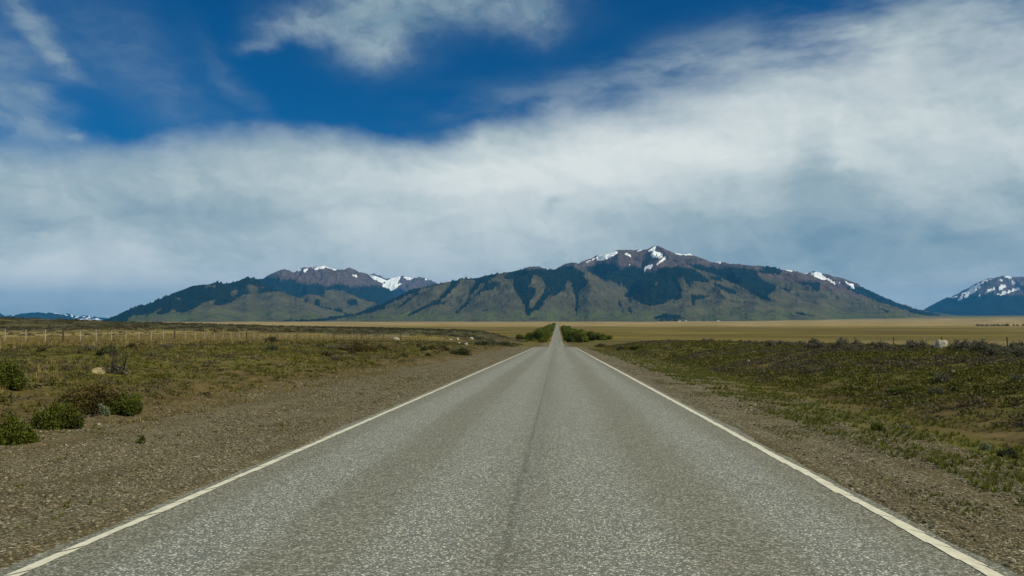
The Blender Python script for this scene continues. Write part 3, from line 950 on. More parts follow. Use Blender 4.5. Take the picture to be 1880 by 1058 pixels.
def build_bush(name, r, w, h, leaf, stem, n=1980, size=0.031, nlobes=7, twiggy=False):
    """a shrub w wide and h tall in metres: foliage and stems under one root"""
    root = empty(name, (0, 0, 0))
    lobes = []
    nlobes = int(nlobes * 2.2)
    for i in range(nlobes):
        a = r.uniform(0, 6.28)
        q = r.uniform(0, .40) ** .8 * w * .9
        rr_ = r.uniform(.10, .20) * w
        top = h * r.uniform(.5, 1.05) * (1 - .4 * (q / (.42 * w)) ** 2)
        rz = min(top * .55, h * .42)
        lobes.append((math.cos(a) * q, math.sin(a) * q, top - rz, rr_, rr_ * r.uniform(.7, 1.1), rz))
    V, Fc, t = bush_leaves(r, n, lobes, size, .45)
    # loose sprigs standing clear of the outline
    ns = n // 9
    lb = np.array(lobes)[r.randint(0, len(lobes), ns)]
    up = np.abs(r.normal(size=(ns, 3))) * np.array([.0, .0, .30]) + r.normal(size=(ns, 3)) * np.array([.55, .55, .1])
    pc = lb[:, :3] + lb[:, 3:] * (up + np.array([0, 0, .9]))
    V2, F2 = leaf_quads(pc, size * (.6 + .6 * r.rand(ns)), r, up=1.2, aspect=2.4)
    Fc = np.concatenate([Fc, F2 + len(V)])
    V = np.concatenate([V, V2])
    t = np.concatenate([t, np.repeat(np.clip(.4 + .6 * r.rand(ns), 0, 1), 4)])
    link("foliage", mesh_data("foliage", V, Fc, leaf, {'tint': t}), root)
    mb = MB()
    for lb in lobes * (3 if twiggy else 1):
        a = r.uniform(0, 6.28)
        p0 = Vector((r.normal() * .05 * w, r.normal() * .05 * w, -.03))
        tip = Vector(lb[:3]) + Vector((r.normal() * lb[3] * .6, r.normal() * lb[3] * .6, lb[5] * r.uniform(.3, 1.1)))
        mid = p0.lerp(tip, .5) + Vector((r.normal() * .05 * w, r.normal() * .05 * w, .06 * h))
        r0 = .012 * (w + .3)
        mb.tube([p0, mid, tip], [r0, r0 * .65, r0 * .25], sides=4)
        for _ in range(2 if twiggy else 1):
            q = mid.lerp(tip, r.uniform(.2, .8))
            e = q + Vector((r.normal() * .16 * w, r.normal() * .16 * w, r.uniform(.1, .35) * h))
            mb.tube([q, e], [r0 * .5, r0 * .2], sides=3)
    link("stems", mb.data("stems", stem), root)
    return root


def place(root, x, y, z, rz, s=(1, 1, 1)):
    root.location = (x, y, z)
    root.rotation_euler = (0, 0, rz)
    root.scale = s


def px_bush(px, py, wpx, hpx, label, leaf, stem=WOOD, n=900, size=.06, group=None, nlobes=7, twiggy=False, name="shrub", seed=None, cat="shrub"):
    """a shrub standing on the land where the photograph shows its foot"""
    x, y, z = ground_at(px, py)
    dist = math.hypot(x - CAM.x, y)
    w, h = wpx * dist / F_PX, .72 * hpx * dist / F_PX
    r = np.random.RandomState(int(px * 7 + py) if seed is None else seed)
    o = build_bush(name, r, w, h, leaf, stem, n, max(size, dist * .00065), nlobes, twiggy)
    place(o, x, y + w * .3, on_land(x, y + w * .3) - .02, 0)
    tag(o, label, cat, group)
    return o


# ------------------------------------------------------------------ ground cover (nobody could count it)
def scatter_pos(n, x0, x1, y0, y1, r, dens=None, power=1.0):
    """random points, thinning with distance; dens(x, y) keeps a share of them"""
    y = y0 + (y1 - y0) * r.rand(n) ** power
    x = x0 + (x1 - x0) * r.rand(n)
    if dens is not None:
        k = r.rand(n) < dens(x, y)
        x, y = x[k], y[k]
    return x, y


def visible(x, y, margin=60):
    side = 0.0 if margin < 0 else 7.0          # room for a step to either side of the camera
    lo = CAM.x + (-margin - 60 - 1023) / F_PX * y - side
    hi = CAM.x + (1940 + margin - 1023) / F_PX * y + side
    return (x > lo) & (x < hi) & (y > 3.5)


def merge(protos, x, y, z, s, rz, r, sz=None, tint_jit=.3):
    """copies of small prototype clumps in one mesh; protos: list of (V, F, tint)"""
    outV, outF, outT, off = [], [], [], 0
    which = r.randint(0, len(protos), len(x))
    sz = s if sz is None else sz
    for k, (V, Fc, T) in enumerate(protos):
        i = np.nonzero(which == k)[0]
        if not len(i): continue
        c, sn = np.cos(rz[i]), np.sin(rz[i])
        VX = (V[None, :, 0] * c[:, None] - V[None, :, 1] * sn[:, None]) * s[i][:, None] + x[i][:, None]
        VY = (V[None, :, 0] * sn[:, None] + V[None, :, 1] * c[:, None]) * s[i][:, None] + y[i][:, None]
        VZ = V[None, :, 2] * sz[i][:, None] + z[i][:, None]
        outV.append(np.stack([VX, VY, VZ], -1).reshape(-1, 3))
        outF.append((Fc[None] + (np.arange(len(i)) * len(V))[:, None, None] + off).reshape(-1, Fc.shape[1]))
        tj = np.clip(T[None] + (r.rand(len(i)) - .5)[:, None] * tint_jit * 2, 0, 1)
        outT.append(tj.ravel())
        off += len(i) * len(V)
    return np.concatenate(outV), np.concatenate(outF), np.concatenate(outT)


def stone_proto(r):
    t = (1 + 5 ** .5) / 2
    V = np.array([(-1, t, 0), (1, t, 0), (-1, -t, 0), (1, -t, 0), (0, -1, t), (0, 1, t), (0, -1, -t), (0, 1, -t), (t, 0, -1), (t, 0, 1), (-t, 0, -1), (-t, 0, 1)], float)
    V /= np.linalg.norm(V[0])
    Fc = np.array([(0, 11, 5), (0, 5, 1), (0, 1, 7), (0, 7, 10), (0, 10, 11), (1, 5, 9), (5, 11, 4), (11, 10, 2), (10, 7, 6), (7, 1, 8), (3, 9, 4), (3, 4, 2), (3, 2, 6), (3, 6, 8), (3, 8, 9),
                   (4, 9, 5), (2, 4, 11), (6, 2, 10), (8, 6, 7), (9, 8, 1)], dtype=np.int32)
    V = V * (1 + (r.rand(12, 1) - .5) * .55) * np.array([1, r.uniform(.6, .95), r.uniform(.45, .7)])
    return V, Fc, np.full(12, .5)


def cushion_proto(r, n, flat):
    V, Fc, t = bush_leaves(r, n, [(0, 0, .1, .8, .8, flat), (.35, .2, .05, .5, .5, flat * .8), (-.3, .3, .05, .5, .45, flat * .9)], .17, .25)
    return V, Fc, t


def tuft_proto(r, n, spread=.5, wd=.05):
    V, Fc, T = [], [], []
    for i in range(n):
        a = r.uniform(0, 6.28)
        q = r.uniform(0, .3)
        bx, by = math.cos(a) * q, math.sin(a) * q
        L = r.uniform(.6, 1.0)
        a2 = a + r.normal() * .5
        tx, ty = bx + math.cos(a2) * spread * L * r.uniform(.3, 1), by + math.sin(a2) * spread * L * r.uniform(.3, 1)
        px_, py_ = -math.sin(a2) * wd, math.cos(a2) * wd
        k = len(V)
        V += [(bx - px_, by - py_, -.03), (bx + px_, by + py_, -.03), (tx, ty, L)]
        Fc.append((k, k + 1, k + 2))
        T += [r.rand()] * 3
    return np.array(V), np.array(Fc, dtype=np.int32), np.array(T)


def build_cover():
    r = np.random.RandomState(11)
    # ---- gravel on both shoulders
    sm, N, bs = material("gravel_stone")
    t = attr(N, 'tint')
    N.put(bs.inputs['Base Color'], N.ramp(t, [(0, (.032, .031, .022)), (.3, (.075, .066, .042)), (.55, (.125, .106, .066)), (.75, (.17, .143, .088)), (.88, (.21, .185, .12)), (.94, (.17, .115, .065)), (1, (.32, .29, .21))]))
    protos = [stone_proto(r) for _ in range(8)]
    xs, ys, ss = [], [], []
    for x0, x1, y0, y1, n, lo, hi in ((-9.5, -3.5, 3.8, 16, 52000, .005, .024), (-9.5, -3.72, 16, 45, 26000, .010, .036), (-10, -3.75, 45, 120, 9000, .02, .055),
                                      (3.5, 7.4, 3.8, 16, 46000, .005, .024), (3.72, 7.6, 16, 45, 20000, .010, .036), (3.75, 7.6, 45, 120, 7000, .02, .055),
                                      (-26, -8, 9, 60, 7000, .012, .05), (7, 22, 12, 70, 5000, .012, .045)):
        x, y = scatter_pos(n, x0, x1, y0, y1, r)
        k = visible(x, y)
        x, y = x[k], y[k]
        d = fbm(x / .7, y / 3.2, 201, 4)
        edge = np.interp(np.abs(x), [3.5, 3.62, 4.1, 5.0], [.02, .4, .8, 1])
        k = r.rand(len(x)) < sstep(.26, .62, d) * edge
        x, y = x[k], y[k]
        xs.append(x); ys.append(y)
        ss.append(lo + (hi - lo) * r.rand(len(x)) ** 3.6)
    x, y, s = (np.concatenate(q) for q in (xs, ys, ss))
    V, Fc, T = merge(protos, x, y, land(x, y) + s * .15, s, r.rand(len(x)) * 6.28, r, tint_jit=.5)
    o = link("gravel", mesh_data("gravel", V, Fc, sm, {'tint': T}))
    tag(o, "loose grey brown gravel on the road shoulders", "gravel", kind='stuff')

    # ---- cushion plants and low heath on the banks
    cush = leaf_mat("cushion_plants", (.032, .035, .005), (.150, .146, .017), .3, (.22, .175, .03))
    heath = leaf_mat("heath", (.042, .036, .020), (.125, .105, .056), .25, (.16, .12, .05))
    protos = [cushion_proto(r, 56, f) for f in (.35, .45, .55, .4)]

    def dens_r(x, y):
        return sstep(8.2, 9.2, x) * (.30 + .70 * sstep(.18, .46, fbm(x / 1.8, y / 2.6, 301, 3))) * sstep(26, 21, x)

    def dens_l(x, y):
        return sstep(7.6, 9.6, -x) * (.26 + .74 * sstep(8.8, 12, -x) * sstep(.20, .50, fbm(x / 2.4, y / 3.2, 311, 3)))
    P1 = []
    for args in ((27000, 8.2, 25, 10, 62, dens_r, 1.3, .08, .32), (4000, 8.2, 26, 60, 170, dens_r, 1.0, .25, .6),
                 (16000, -38, -9, 12, 62, dens_l, 1.25, .07, .28), (6000, -60, -9, 60, 180, dens_l, 1.0, .2, .5)):
        n, x0, x1, y0, y1, df, pw, lo, hi = args
        x, y = scatter_pos(n, x0, x1, y0, y1, r, df, pw)
        k = visible(x, y)
        x, y = x[k], y[k]
        P1.append((x, y, lo + (hi - lo) * r.rand(len(x)) ** 1.6))
    x, y, s = (np.concatenate(q) for q in zip(*P1))
    pick = fbm(x / 5, y / 7, 321, 3) + (r.rand(len(x)) - .5) * .3 + np.where(x < 0, .02, 0)
    for nm, mat, k, lab in (("ground_cover", cush, pick < .60, "low green cushion plants over the roadside banks"), ("ground_cover", heath, pick >= .60, "low brown heath plants over the roadside banks")):
        V, Fc, T = merge(protos, x[k], y[k], land(x[k], y[k]) - .02, s[k], r.rand(k.sum()) * 6.28, r, sz=s[k] * (.55 + .5 * r.rand(k.sum())))
        tag(link(nm, mesh_data(nm, V, Fc, mat, {'tint': T})), lab, "ground cover", kind='stuff')

    # ---- straw grass by the left fence and beyond
    straw = leaf_mat("straw_grass", (.09, .068, .02), (.32, .25, .09), .3)
    greeng = leaf_mat("green_grass", (.042, .050, .005), (.145, .158, .018), .35)
    tp = [tuft_proto(r, 16, .45, .045) for _ in range(4)]

    def dens_s(x, y):
        return sstep(22, 40, -x + (fbm(x / 9, y / 12, 331, 2) - .5) * 22) * (.35 + .65 * sstep(.35, .55, fbm(x / 5, y / 7, 333, 3)))
    x, y = scatter_pos(30000, -130, -18, 26, 260, r, dens_s, 1.25)
    k = visible(x, y)
    x, y = x[k], y[k]
    s = .22 + .3 * r.rand(len(x))
    # and a thin line of it where the left gravel ends
    x2, y2 = scatter_pos(3200, -9.6, -7.4, 14, 130, r, lambda a, b: sstep(.42, .6, fbm(a / 1.5, b / 3.0, 335, 3)))
    k = visible(x2, y2)
    x2, y2 = x2[k], y2[k]
    x, y, s = np.concatenate([x, x2]), np.concatenate([y, y2]), np.concatenate([s, .05 + .10 * r.rand(len(x2))])
    x3, y3 = scatter_pos(9000, -44, -11, 14, 90, r, lambda a, b: sstep(.48, .66, fbm(a / 3.5, b / 4.0, 337, 3)))
    k = visible(x3, y3)
    x3, y3 = x3[k], y3[k]
    x, y, s = np.concatenate([x, x3]), np.concatenate([y, y3]), np.concatenate([s, .10 + .18 * r.rand(len(x3))])
    V, Fc, T = merge(tp, x, y, land(x, y), s, r.rand(len(x)) * 6.28, r)
    tag(link("dry_grass", mesh_data("dry_grass", V, Fc, straw, {'tint': T})), "golden dry grass around the left fence", "grass", kind='stuff')

    # ---- short green grass on the right verge, sprigs in the gravel
    X, Y, S = [], [], []
    for n, x0, x1, y0, y1, lo, hi, th in ((9000, 5.0, 8.8, 6, 45, .03, .11, .44), (3000, 5.0, 9, 45, 120, .06, .16, .42), (7000, -9.5, -4.1, 5, 40, .02, .06, .60), (5000, 4.0, 5.6, 5, 30, .02, .05, .60),
                                        (9000, -34, -9.5, 12, 70, .06, .2, .5), (5000, 8, 24, 12, 60, .05, .14, .5)):
        x, y = scatter_pos(n, x0, x1, y0, y1, r)
        k = visible(x, y) & (fbm(x / .8, y / 1.1, 341, 3) > th)
        X.append(x[k]); Y.append(y[k]); S.append(lo + (hi - lo) * r.rand(k.sum()))
    x, y, s = (np.concatenate(q) for q in (X, Y, S))
    V, Fc, T = merge([tuft_proto(r, 14, .9, .07) for _ in range(4)], x, y, land(x, y), s, r.rand(len(x)) * 6.28, r)
    tag(link("green_grass", mesh_data("green_grass", V, Fc, greeng, {'tint': T})), "short green grass along the verge and among the bank plants", "grass", kind='stuff')

    # ---- dark scrub over the low moraine on the left
    dk = leaf_mat("moraine_scrub", (.016, .018, .007), (.060, .056, .020), .2, (.09, .06, .025))
    bp = [cushion_proto(r, 70, f) for f in (.5, .6, .7)]

    def dens_m(x, y):
        return sstep(215, 285, y + (fbm(x / 30, y / 40, 351, 2) - .5) * 130) * (.15 + .85 * sstep(.35, .6, fbm(x / 14, y / 16, 353, 3)))
    x, y = scatter_pos(9000, -330, -16, 190, 420, r, dens_m)
    k = visible(x, y)
    x, y = x[k], y[k]
    s = .5 + 1.1 * r.rand(len(x)) ** 1.5
    V, Fc, T = merge(bp, x, y, land(x, y) - .05, s, r.rand(len(x)) * 6.28, r, sz=s * .8)
    tag(link("scrub", mesh_data("scrub", V, Fc, dk, {'tint': T})), "dark low scrub covering the rise beyond the left fence", "scrub", kind='stuff')


build_cover()


# ------------------------------------------------------------------ shrubs one can point at
px_bush(140, 757, 112, 54, "wide olive brown bush with reddish tips, left of the dark green one", L_OLIVE, n=23166, size=0.025, nlobes=11)
px_bush(214, 762, 66, 48, "dark green rounded bush, right end of the bush group", L_GREEN, n=16038, size=0.022, nlobes=8)
px_bush(184, 764, 20, 30, "small silver leaved plant in front of the bush group", L_SILVER, n=1050, size=0.018, nlobes=5, name="silver_plant", cat="plant")
px_bush(86, 788, 66, 52, "low dark green bush in front of the wide olive bush", L_GREEN, n=17820, size=0.020, nlobes=9)
px_bush(4, 817, 66, 52, "bright green bush at the left edge, nearest the road shoulder", L_GREEN, n=23166, size=0.020, nlobes=9)
px_bush(-6, 716, 52, 56, "green bush cut off by the left edge, behind the bush group", L_GREEN, n=10692, size=0.025, nlobes=7)
px_bush(640, 645, 82, 24, "large olive green bush on the left bank", L_OLIVE, n=11583, size=0.030, nlobes=10)
px_bush(703, 645, 30, 12, "small olive bush right of the large olive green bush", L_OLIVE, n=2079, size=0.037)
px_bush(495, 630, 32, 16, "dark grey bush by the dry grass, left of the large olive green bush", L_DARK, n=1980, size=0.037)
px_bush(847, 653, 48, 18, "dark green bush on the slope just left of the road", L_DARK, n=5280, size=0.030, nlobes=8)
px_bush(884, 634, 34, 11, "dark green bush right of the pale rocks", L_DARK, n=1760, size=0.043)
px_bush(924, 634, 38, 10, "low dark green bush between the pale rocks and the road", L_DARK, n=1760, size=0.043)
px_bush(1140, 643, 16, 9, "small round dark bush right of the road", L_DARK, n=1320, size=0.037)
px_bush(1172, 642, 28, 14, "dark green bush at the near end of the right bank", L_GREEN, n=2970, size=0.037)
px_bush(1105, 637, 26, 8, "low olive bush beside the road crest on the right", L_OLIVE, n=1782, size=0.043)
px_bush(1674, 722, 58, 16, "bright green low shrub halfway up the right bank", L_GREEN, n=8019, size=0.018, nlobes=9)
px_bush(1612, 792, 24, 20, "green tufted plant on the right verge", L_GREEN, n=3118, size=0.012, nlobes=5, name="verge_plant", cat="plant")
px_bush(1859, 842, 30, 24, "dark grey green plant on the right verge near the right edge", L_DARK, n=2970, size=0.010, nlobes=6, name="verge_plant", cat="plant")
px_bush(1812, 828, 26, 20, "pale grey green plant on the right verge", L_SILVER, n=990, size=0.010, nlobes=5, name="verge_plant", cat="plant")
px_bush(1668, 790, 20, 14, "dark brown plant behind the green tufted plant on the verge", L_GREY, stem=TWIG, n=1650, size=0.012, nlobes=5, name="verge_plant", cat="plant")
px_bush(255, 815, 16, 20, "lone pale green sprig in the left gravel", L_GREEN, n=712, size=0.015, nlobes=4, name="gravel_plant", cat="plant")
px_bush(1880, 643, 20, 18, "dark green shrub at the right edge beside the right fence", L_DARK, n=1980, size=0.037)

# grey twiggy shrubs along the crest of the right bank
GR = "grey twiggy shrubs along the crest of the right bank"
protos = []
for i in range(5):
    b = build_bush("grey_shrub", np.random.RandomState(50 + i), 1.1, .62, L_GREY, TWIG, 620, .055, 7, True)
    protos.append(tag(b, "grey twiggy shrub on the crest of the right roadside bank", "shrub", GR))
rb = np.random.RandomState(77)
spots = [(px, rb.uniform(16.5, 21.5)) for px in np.concatenate([np.linspace(1205, 1480, 26), np.linspace(1490, 1875, 40)])]
for i, (px, xx) in enumerate(spots):
    px += rb.uniform(-6, 6)
    yy = (xx - CAM.x) * F_PX / (px - 1023)
    if yy > 150 or 1680 < px < 1722: continue
    o = protos[i] if i < 5 else copy_tree(protos[rb.randint(5)])
    s = rb.uniform(.4, .95)
    place(o, xx, yy, on_land(xx, yy) - .03, rb.uniform(0, 6.28), (s, s, s * rb.uniform(.75, 1.15)))
GR2 = "small grey shrubs scattered over the face of the right bank"
for i in range(26):
    xx, yy = rb.uniform(9.5, 15.5), rb.uniform(14, 60)
    if not visible(np.array([xx]), np.array([yy]), -60)[0]: continue
    o = copy_tree(protos[rb.randint(5)])
    s = rb.uniform(.25, .5)
    place(o, xx, yy, on_land(xx, yy) - .02, rb.uniform(0, 6.28), (s, s, s))
    tag(o, "small grey shrub on the face of the right roadside bank", "shrub", GR2)
GL = "small dark shrubs scattered over the left bank"
lproto = [tag(build_bush("dark_shrub", np.random.RandomState(90 + i), 1.0, .5, [L_DARK, L_GREY, L_OLIVE][i], TWIG, 620, .055, 6, i == 1), "small dark shrub on the left roadside bank", "shrub", GL) for i in range(3)]
rl = np.random.RandomState(78)
for i in range(48):
    xx, yy = -rl.uniform(11, 34), rl.uniform(20, 95)
    if not visible(np.array([xx]), np.array([yy]), -70)[0]:
        xx = -rl.uniform(10, 14); yy = rl.uniform(24, 90)
    o = lproto[i] if i < 3 else copy_tree(lproto[rl.randint(3)])
    s = rl.uniform(.35, .95)
    place(o, xx, yy, on_land(xx, yy) - .02, rl.uniform(0, 6.28), (s, s, s * rl.uniform(.7, 1.2)))


# leafless shrub
def bare_shrub():
    x, y, z = ground_at(213, 686)
    dist = math.hypot(x - CAM.x, y)
    H = 60 * dist / F_PX
    root = tag(empty("bare_shrub", (x, y, z - .03)), "leafless dark twiggy shrub standing before the left fence", "shrub")
    r = np.random.RandomState(5)
    mb = MB()

    def grow(p, d, L, rad, depth):
        pts, rads = [p], [rad]
        q = p
        for i in range(3):
            d = (d + Vector((r.normal() * .16, r.normal() * .16, .05))).normalized()
            q = q + d * L / 3
            pts.append(q)
            rads.append(rad * (1 - .2 * (i + 1)))
        mb.tube(pts, rads, sides=4)
        if depth:
            for _ in range(3):
                k = r.randint(1, 4)
                nd = (d + Vector((r.normal() * .65, r.normal() * .65, r.normal() * .25))).normalized()
                grow(pts[k], nd, L * r.uniform(.5, .75), rads[k] * .6, depth - 1)
    for a, lean in ((-.42, 1), (.48, 1), (-.12, .72), (.2, .66), (-.25, .5)):
        grow(Vector((a * .35, r.normal() * .06, 0)), Vector((a * .9, r.normal() * .2, 1)).normalized(), H * .55 * lean, .030, 3)
    link("branches", mb.data("branches", noisy_mat("dark_twig", (.03, .025, .02), (.075, .062, .052), 20)), root)
    lobes = [(-.15, 0, .12, .3, .2, .2), (.2, 0, .10, .25, .2, .16)]
    V, Fc, t = bush_leaves(r, 260, lobes, .05)
    link("foliage", mesh_data("foliage", V, Fc, L_GREY, {'tint': t}), root)


bare_shrub()


# ------------------------------------------------------------------ rocks
def rock_data(r, sx, sy, sz, blocky=0.0):
    n = 14
    V = []
    for i in range(n + 1):
        th = math.pi * i / n
        for j in range(2 * n):
            ph = math.pi * j / n
            d = np.array([math.sin(th) * math.cos(ph), math.sin(th) * math.sin(ph), math.cos(th)])
            if blocky:
                d = d / (np.abs(d) ** 4).sum() ** (.25 * blocky)
            V.append(d)
    V = np.array(V)
    q = 1 + (fbm(V[:, 0] * 1.7 + V[:, 2] * 1.3 + r.rand() * 50, V[:, 1] * 1.7 - V[:, 2], r.randint(999), 4) - .5) * .5
    V = V * q[:, None] * np.array([sx, sy, sz])
    Fc = [(i * 2 * n + j, i * 2 * n + (j + 1) % (2 * n), (i + 1) * 2 * n + (j + 1) % (2 * n), (i + 1) * 2 * n + j) for i in range(n) for j in range(2 * n)]
    return V, np.array(Fc)


PALE = noisy_mat("pale_rock", (.18, .16, .125), (.37, .34, .28), 4, .9, .03)
BOULD = noisy_mat("lichen_rock", (.16, .16, .13), (.42, .39, .30), 5, .9, .05)
TANR = noisy_mat("tan_rock", (.17, .135, .07), (.32, .26, .14), 5, .9, .02)


def rock(px, py, wpx, hpx, label, mat=PALE, blocky=0, name="rock", group=None):
    x, y, z = ground_at(px, py)
    k = math.hypot(x - CAM.x, y) / F_PX
    r = np.random.RandomState(int(px * 3 + py))
    V, Fc = rock_data(r, wpx * k / 2, wpx * k / 3.2, hpx * k * .75, blocky)
    o = link(name, mesh_data(name, V, Fc, mat, smooth=True))
    o.location = (x, y, z + hpx * k * .22)
    o.rotation_euler = (r.normal() * .1, r.normal() * .1, r.uniform(0, 6))
    return tag(o, label, "rock", group)


def boulder():
    xx = 19.0
    yy = (xx - CAM.x) * F_PX / (1703 - 1023)
    k = yy / F_PX
    r = np.random.RandomState(8)
    V, Fc = rock_data(r, 9 * k, 8 * k, 11 * k, 1.0)
    V[:, 0] += V[:, 2] * .25
    o = link("boulder", mesh_data("boulder", V, Fc, BOULD, smooth=True))
    zt = CAM.z + (592 - 625) / F_PX * yy
    o.location = (xx, yy, max(zt - 9 * k, on_land(xx, yy)))
    tag(o, "large pale blocky boulder on top of the right bank", "rock")


boulder()
rock(726, 626, 17, 7, "smooth whitish rock on the left grass, far from the other pale rocks")
PR = "pale rocks in a cluster above the left bank"
for px, py, w, h, lab in ((826, 625, 9, 3, "small flat pale rock, leftmost of the cluster by the dark bushes"), (840, 625, 8, 5, "pale rock in the middle of the upper row of the cluster"),
                          (866, 623, 9, 4, "pale rock at the upper right of the cluster"), (855, 634, 12, 5, "largest pale rock of the cluster, lowest down the slope"), (843, 631, 6, 3, "tiny pale rock between the upper row and the largest one")):
    rock(px, py, w, h, lab, group=PR)
rock(180, 683, 34, 3, "long flat tan slab of bare stone beside the leafless shrub", TANR)
rock(1374, 665, 9, 4, "small whitish rock on the upper face of the right bank")
rock(1750, 685, 9, 4, "small white rock on the face of the right bank below the boulder")
rock(242, 731, 9, 4, "pale rock beside the dark green rounded bush")
rock(1385, 648, 7, 3, "small pale rock near the crest of the right bank")


# ------------------------------------------------------------------ fences
POST_PALE = noisy_mat("weathered_post", (.17, .158, .13), (.40, .37, .31), 6)
POST_DARK = noisy_mat("dark_post", (.03, .024, .018), (.09, .06, .04), 6)
WIRE, _N, _b = material("wire")
_b.inputs['Base Color'].default_value = (.30, .30, .29, 1)
_b.inputs['Metallic'].default_value = .6
_b.inputs['Roughness'].default_value = .5


def post_mesh(r, h, w, mat):
    lean = r.normal(size=2) * .025
    pts = [(0, 0, -.25), (lean[0] * .5, lean[1] * .5, h * .5), (lean[0], lean[1], h - .02), (lean[0], lean[1], h)]
    mb = MB()
    mb.tube(pts, [w, w * .95, w * .9, w * .7], sides=7)
    return mb.data("post", mat)


def build_fence(name, pts, label, h, dark_every, seed):
    r = np.random.RandomState(seed)
    x0, y0 = pts[0]
    z0 = on_land(x0, y0)
    root = tag(empty(name, (x0, y0, z0)), label, "fence")
    pale = [post_mesh(r, h, .040, POST_PALE) for _ in range(5)]
    dark = [post_mesh(r, h + .05, .085, POST_DARK) for _ in range(2)]
    tops = []
    for i, (x, y) in enumerate(pts):
        z = on_land(x, y)
        dk = i % dark_every == 1
        o = link("post", dark[r.randint(2)] if dk else pale[r.randint(5)], root)
        o.location = (x - x0, y - y0, z - z0 + r.uniform(-.05, .05))
        o.rotation_euler = (r.normal() * .02, r.normal() * .02, r.uniform(0, 6))
        if dk: o['label'] = "thick dark wooden post"
        tops.append((x - x0, y - y0, z - z0))
    for frac in (.97, .76, .55, .34, .14):
        mb = MB()
        mb.tube([(a, b - .05, c + h * frac) for a, b, c in tops], [.005] * len(tops), sides=4)
        link("wire", mb.data("wire", WIRE), root)


ly = np.concatenate([[46, 48.6, 51.2, 53.8, 56.4, 59], np.arange(61.5, 215, 2.42)])
build_fence("wire_fence", [(-45.7 + (y - 60) * .028 - .3 * math.sin(y / 30), y) for y in ly][:98], "long wire fence of pale thin posts through the dry grass on the left", 1.22, 8, 4)
build_fence("wire_fence", [(60.3 + .4 * math.sin(y / 20), y) for y in np.arange(84, 172, 3.0)], "wire fence of thin posts behind the right bank", 1.25, 6, 6)


# ------------------------------------------------------------------ trees along the far road
def tree_proto(r, h, w, n, name="willow_tree"):
    root = empty(name, (0, 0, 0))
    mb = MB()
    h, h0 = h * .88, h
    mb.tube([(0, 0, -.3), (r.normal() * .1, r.normal() * .1, h * .2), (r.normal() * .3, r.normal() * .3, h * .5), (r.normal() * .4, r.normal() * .4, h * .82)],
            [.045 * h * .6, .032 * h * .6, .02 * h * .6, .006 * h], sides=7)
    lobes = []
    for i in range(13):
        a = r.uniform(0, 6.28)
        q = r.uniform(.1, .36) * w
        zt = r.uniform(.28, .84) * h
        q *= 1.0 - .45 * abs(zt / h - .45) * 1.6
        rr_ = r.uniform(.15, .25) * w
        c = (math.cos(a) * q, math.sin(a) * q, zt)
        lobes.append((*c, rr_, rr_, rr_ * r.uniform(.75, 1.1)))
        mb.tube([(0, 0, h * r.uniform(.12, .4)), (c[0] * .5, c[1] * .5, zt * .75), c], [.012 * h, .008 * h, .003 * h], sides=5)
    for i in range(6):                       # foliage comes down to the ground
        a = r.uniform(0, 6.28)
        lobes.append((math.cos(a) * .3 * w, math.sin(a) * .3 * w, .16 * h, .2 * w, .2 * w, .16 * h))
    link("trunk", mb.data("trunk", BARK), root)
    V, Fc, t = bush_leaves(r, n, lobes, .062 * h, .3)
    link("crown", mesh_data("crown", V, Fc, L_WILLOW, {'tint': t}), root)
    return root


TL = "bushy green trees lining the left side of the far road"
TR = "bushy green trees lining the right side of the far road"
tps = [tree_proto(np.random.RandomState(130 + i), 8.0, 8.5, 2600) for i in range(5)]
rt = np.random.RandomState(14)
first = [0]


def tree(x, y, h, w, label, group):
    i = first[0]
    o = tps[i] if i < 5 else copy_tree(tps[rt.randint(5)])
    first[0] += 1
    place(o, x, y, on_land(x, y), rt.uniform(0, 6.28), (w / 8.5, w / 8.5, h / 8.0))
    tag(o, label, "tree", group)


tree(-10.0, 438, 7.4, 9.5, "large bright green tree, nearest of the left row along the far road", TL)
tree(-15.6, 446, 5.2, 7.5, "smaller green tree at the outer edge beside the nearest tree of the left row", TL)
for i, y in enumerate(np.concatenate([np.arange(458, 640, 16), np.arange(650, 1300, 40), np.geomspace(1340, 3000, 16)])):
    h = rt.uniform(6.2, 7.6) * (1.0 if y < 900 else 1.12)
    tree(-(8.2 + rt.uniform(-.8, .8) + (3.5 if i % 2 else 0)), y, h, h * 1.0, "bushy green tree in the row along the left side of the far road", TL)
tree(9.4, 446, 7.4, 8.0, "green tree nearest the road in the right group, dark on its left side", TR)
tree(14.4, 430, 7.0, 8.0, "bright green tree at the front of the right group", TR)
tree(20.6, 450, 6.4, 8.5, "wide darker green tree in the right group, second from its outer end", TR)
tree(26.0, 446, 4.6, 7.0, "low green tree at the outer end of the right group", TR)
for i, y in enumerate(np.concatenate([np.arange(462, 640, 15), np.arange(650, 1100, 38)])):
    h = rt.uniform(5.8, 7.4) * (1.0 if y < 900 else 1.12)
    tree(8.2 + rt.uniform(-.8, .8) + (5.0 if i % 2 else 0), y, h, h * 1.0, "bushy green tree in the row along the right side of the far road", TR)

for x, y, h, w, lab in ((-21.0, 452, 3.4, 6.5, "low green tree at the outer end of the left row"), (17.5, 456, 6.4, 8.5, "green tree in the middle of the right group"),
                        (23.4, 462, 5.4, 8.0, "green tree behind the outer end of the right group"), (31.0, 456, 3.0, 6.0, "very low green tree standing outermost of the right group"),
                        (15.0, 470, 7.6, 8.5, "tall green tree at the back of the right group")):
    tree(x, y, h, w, lab, TL if x < 0 else TR)

# dark trees across the right plain and at the foot of the mountain
GP = "dark trees in a line across the right plain"
dark_proto = tree_proto(np.random.RandomState(160), 8.0, 10.0, 700, "dark_tree")
for ch in dark_proto.children:
    if ch.name.startswith("crown"):
        ch.data.materials[0] = L_DARK
usedp = [False]


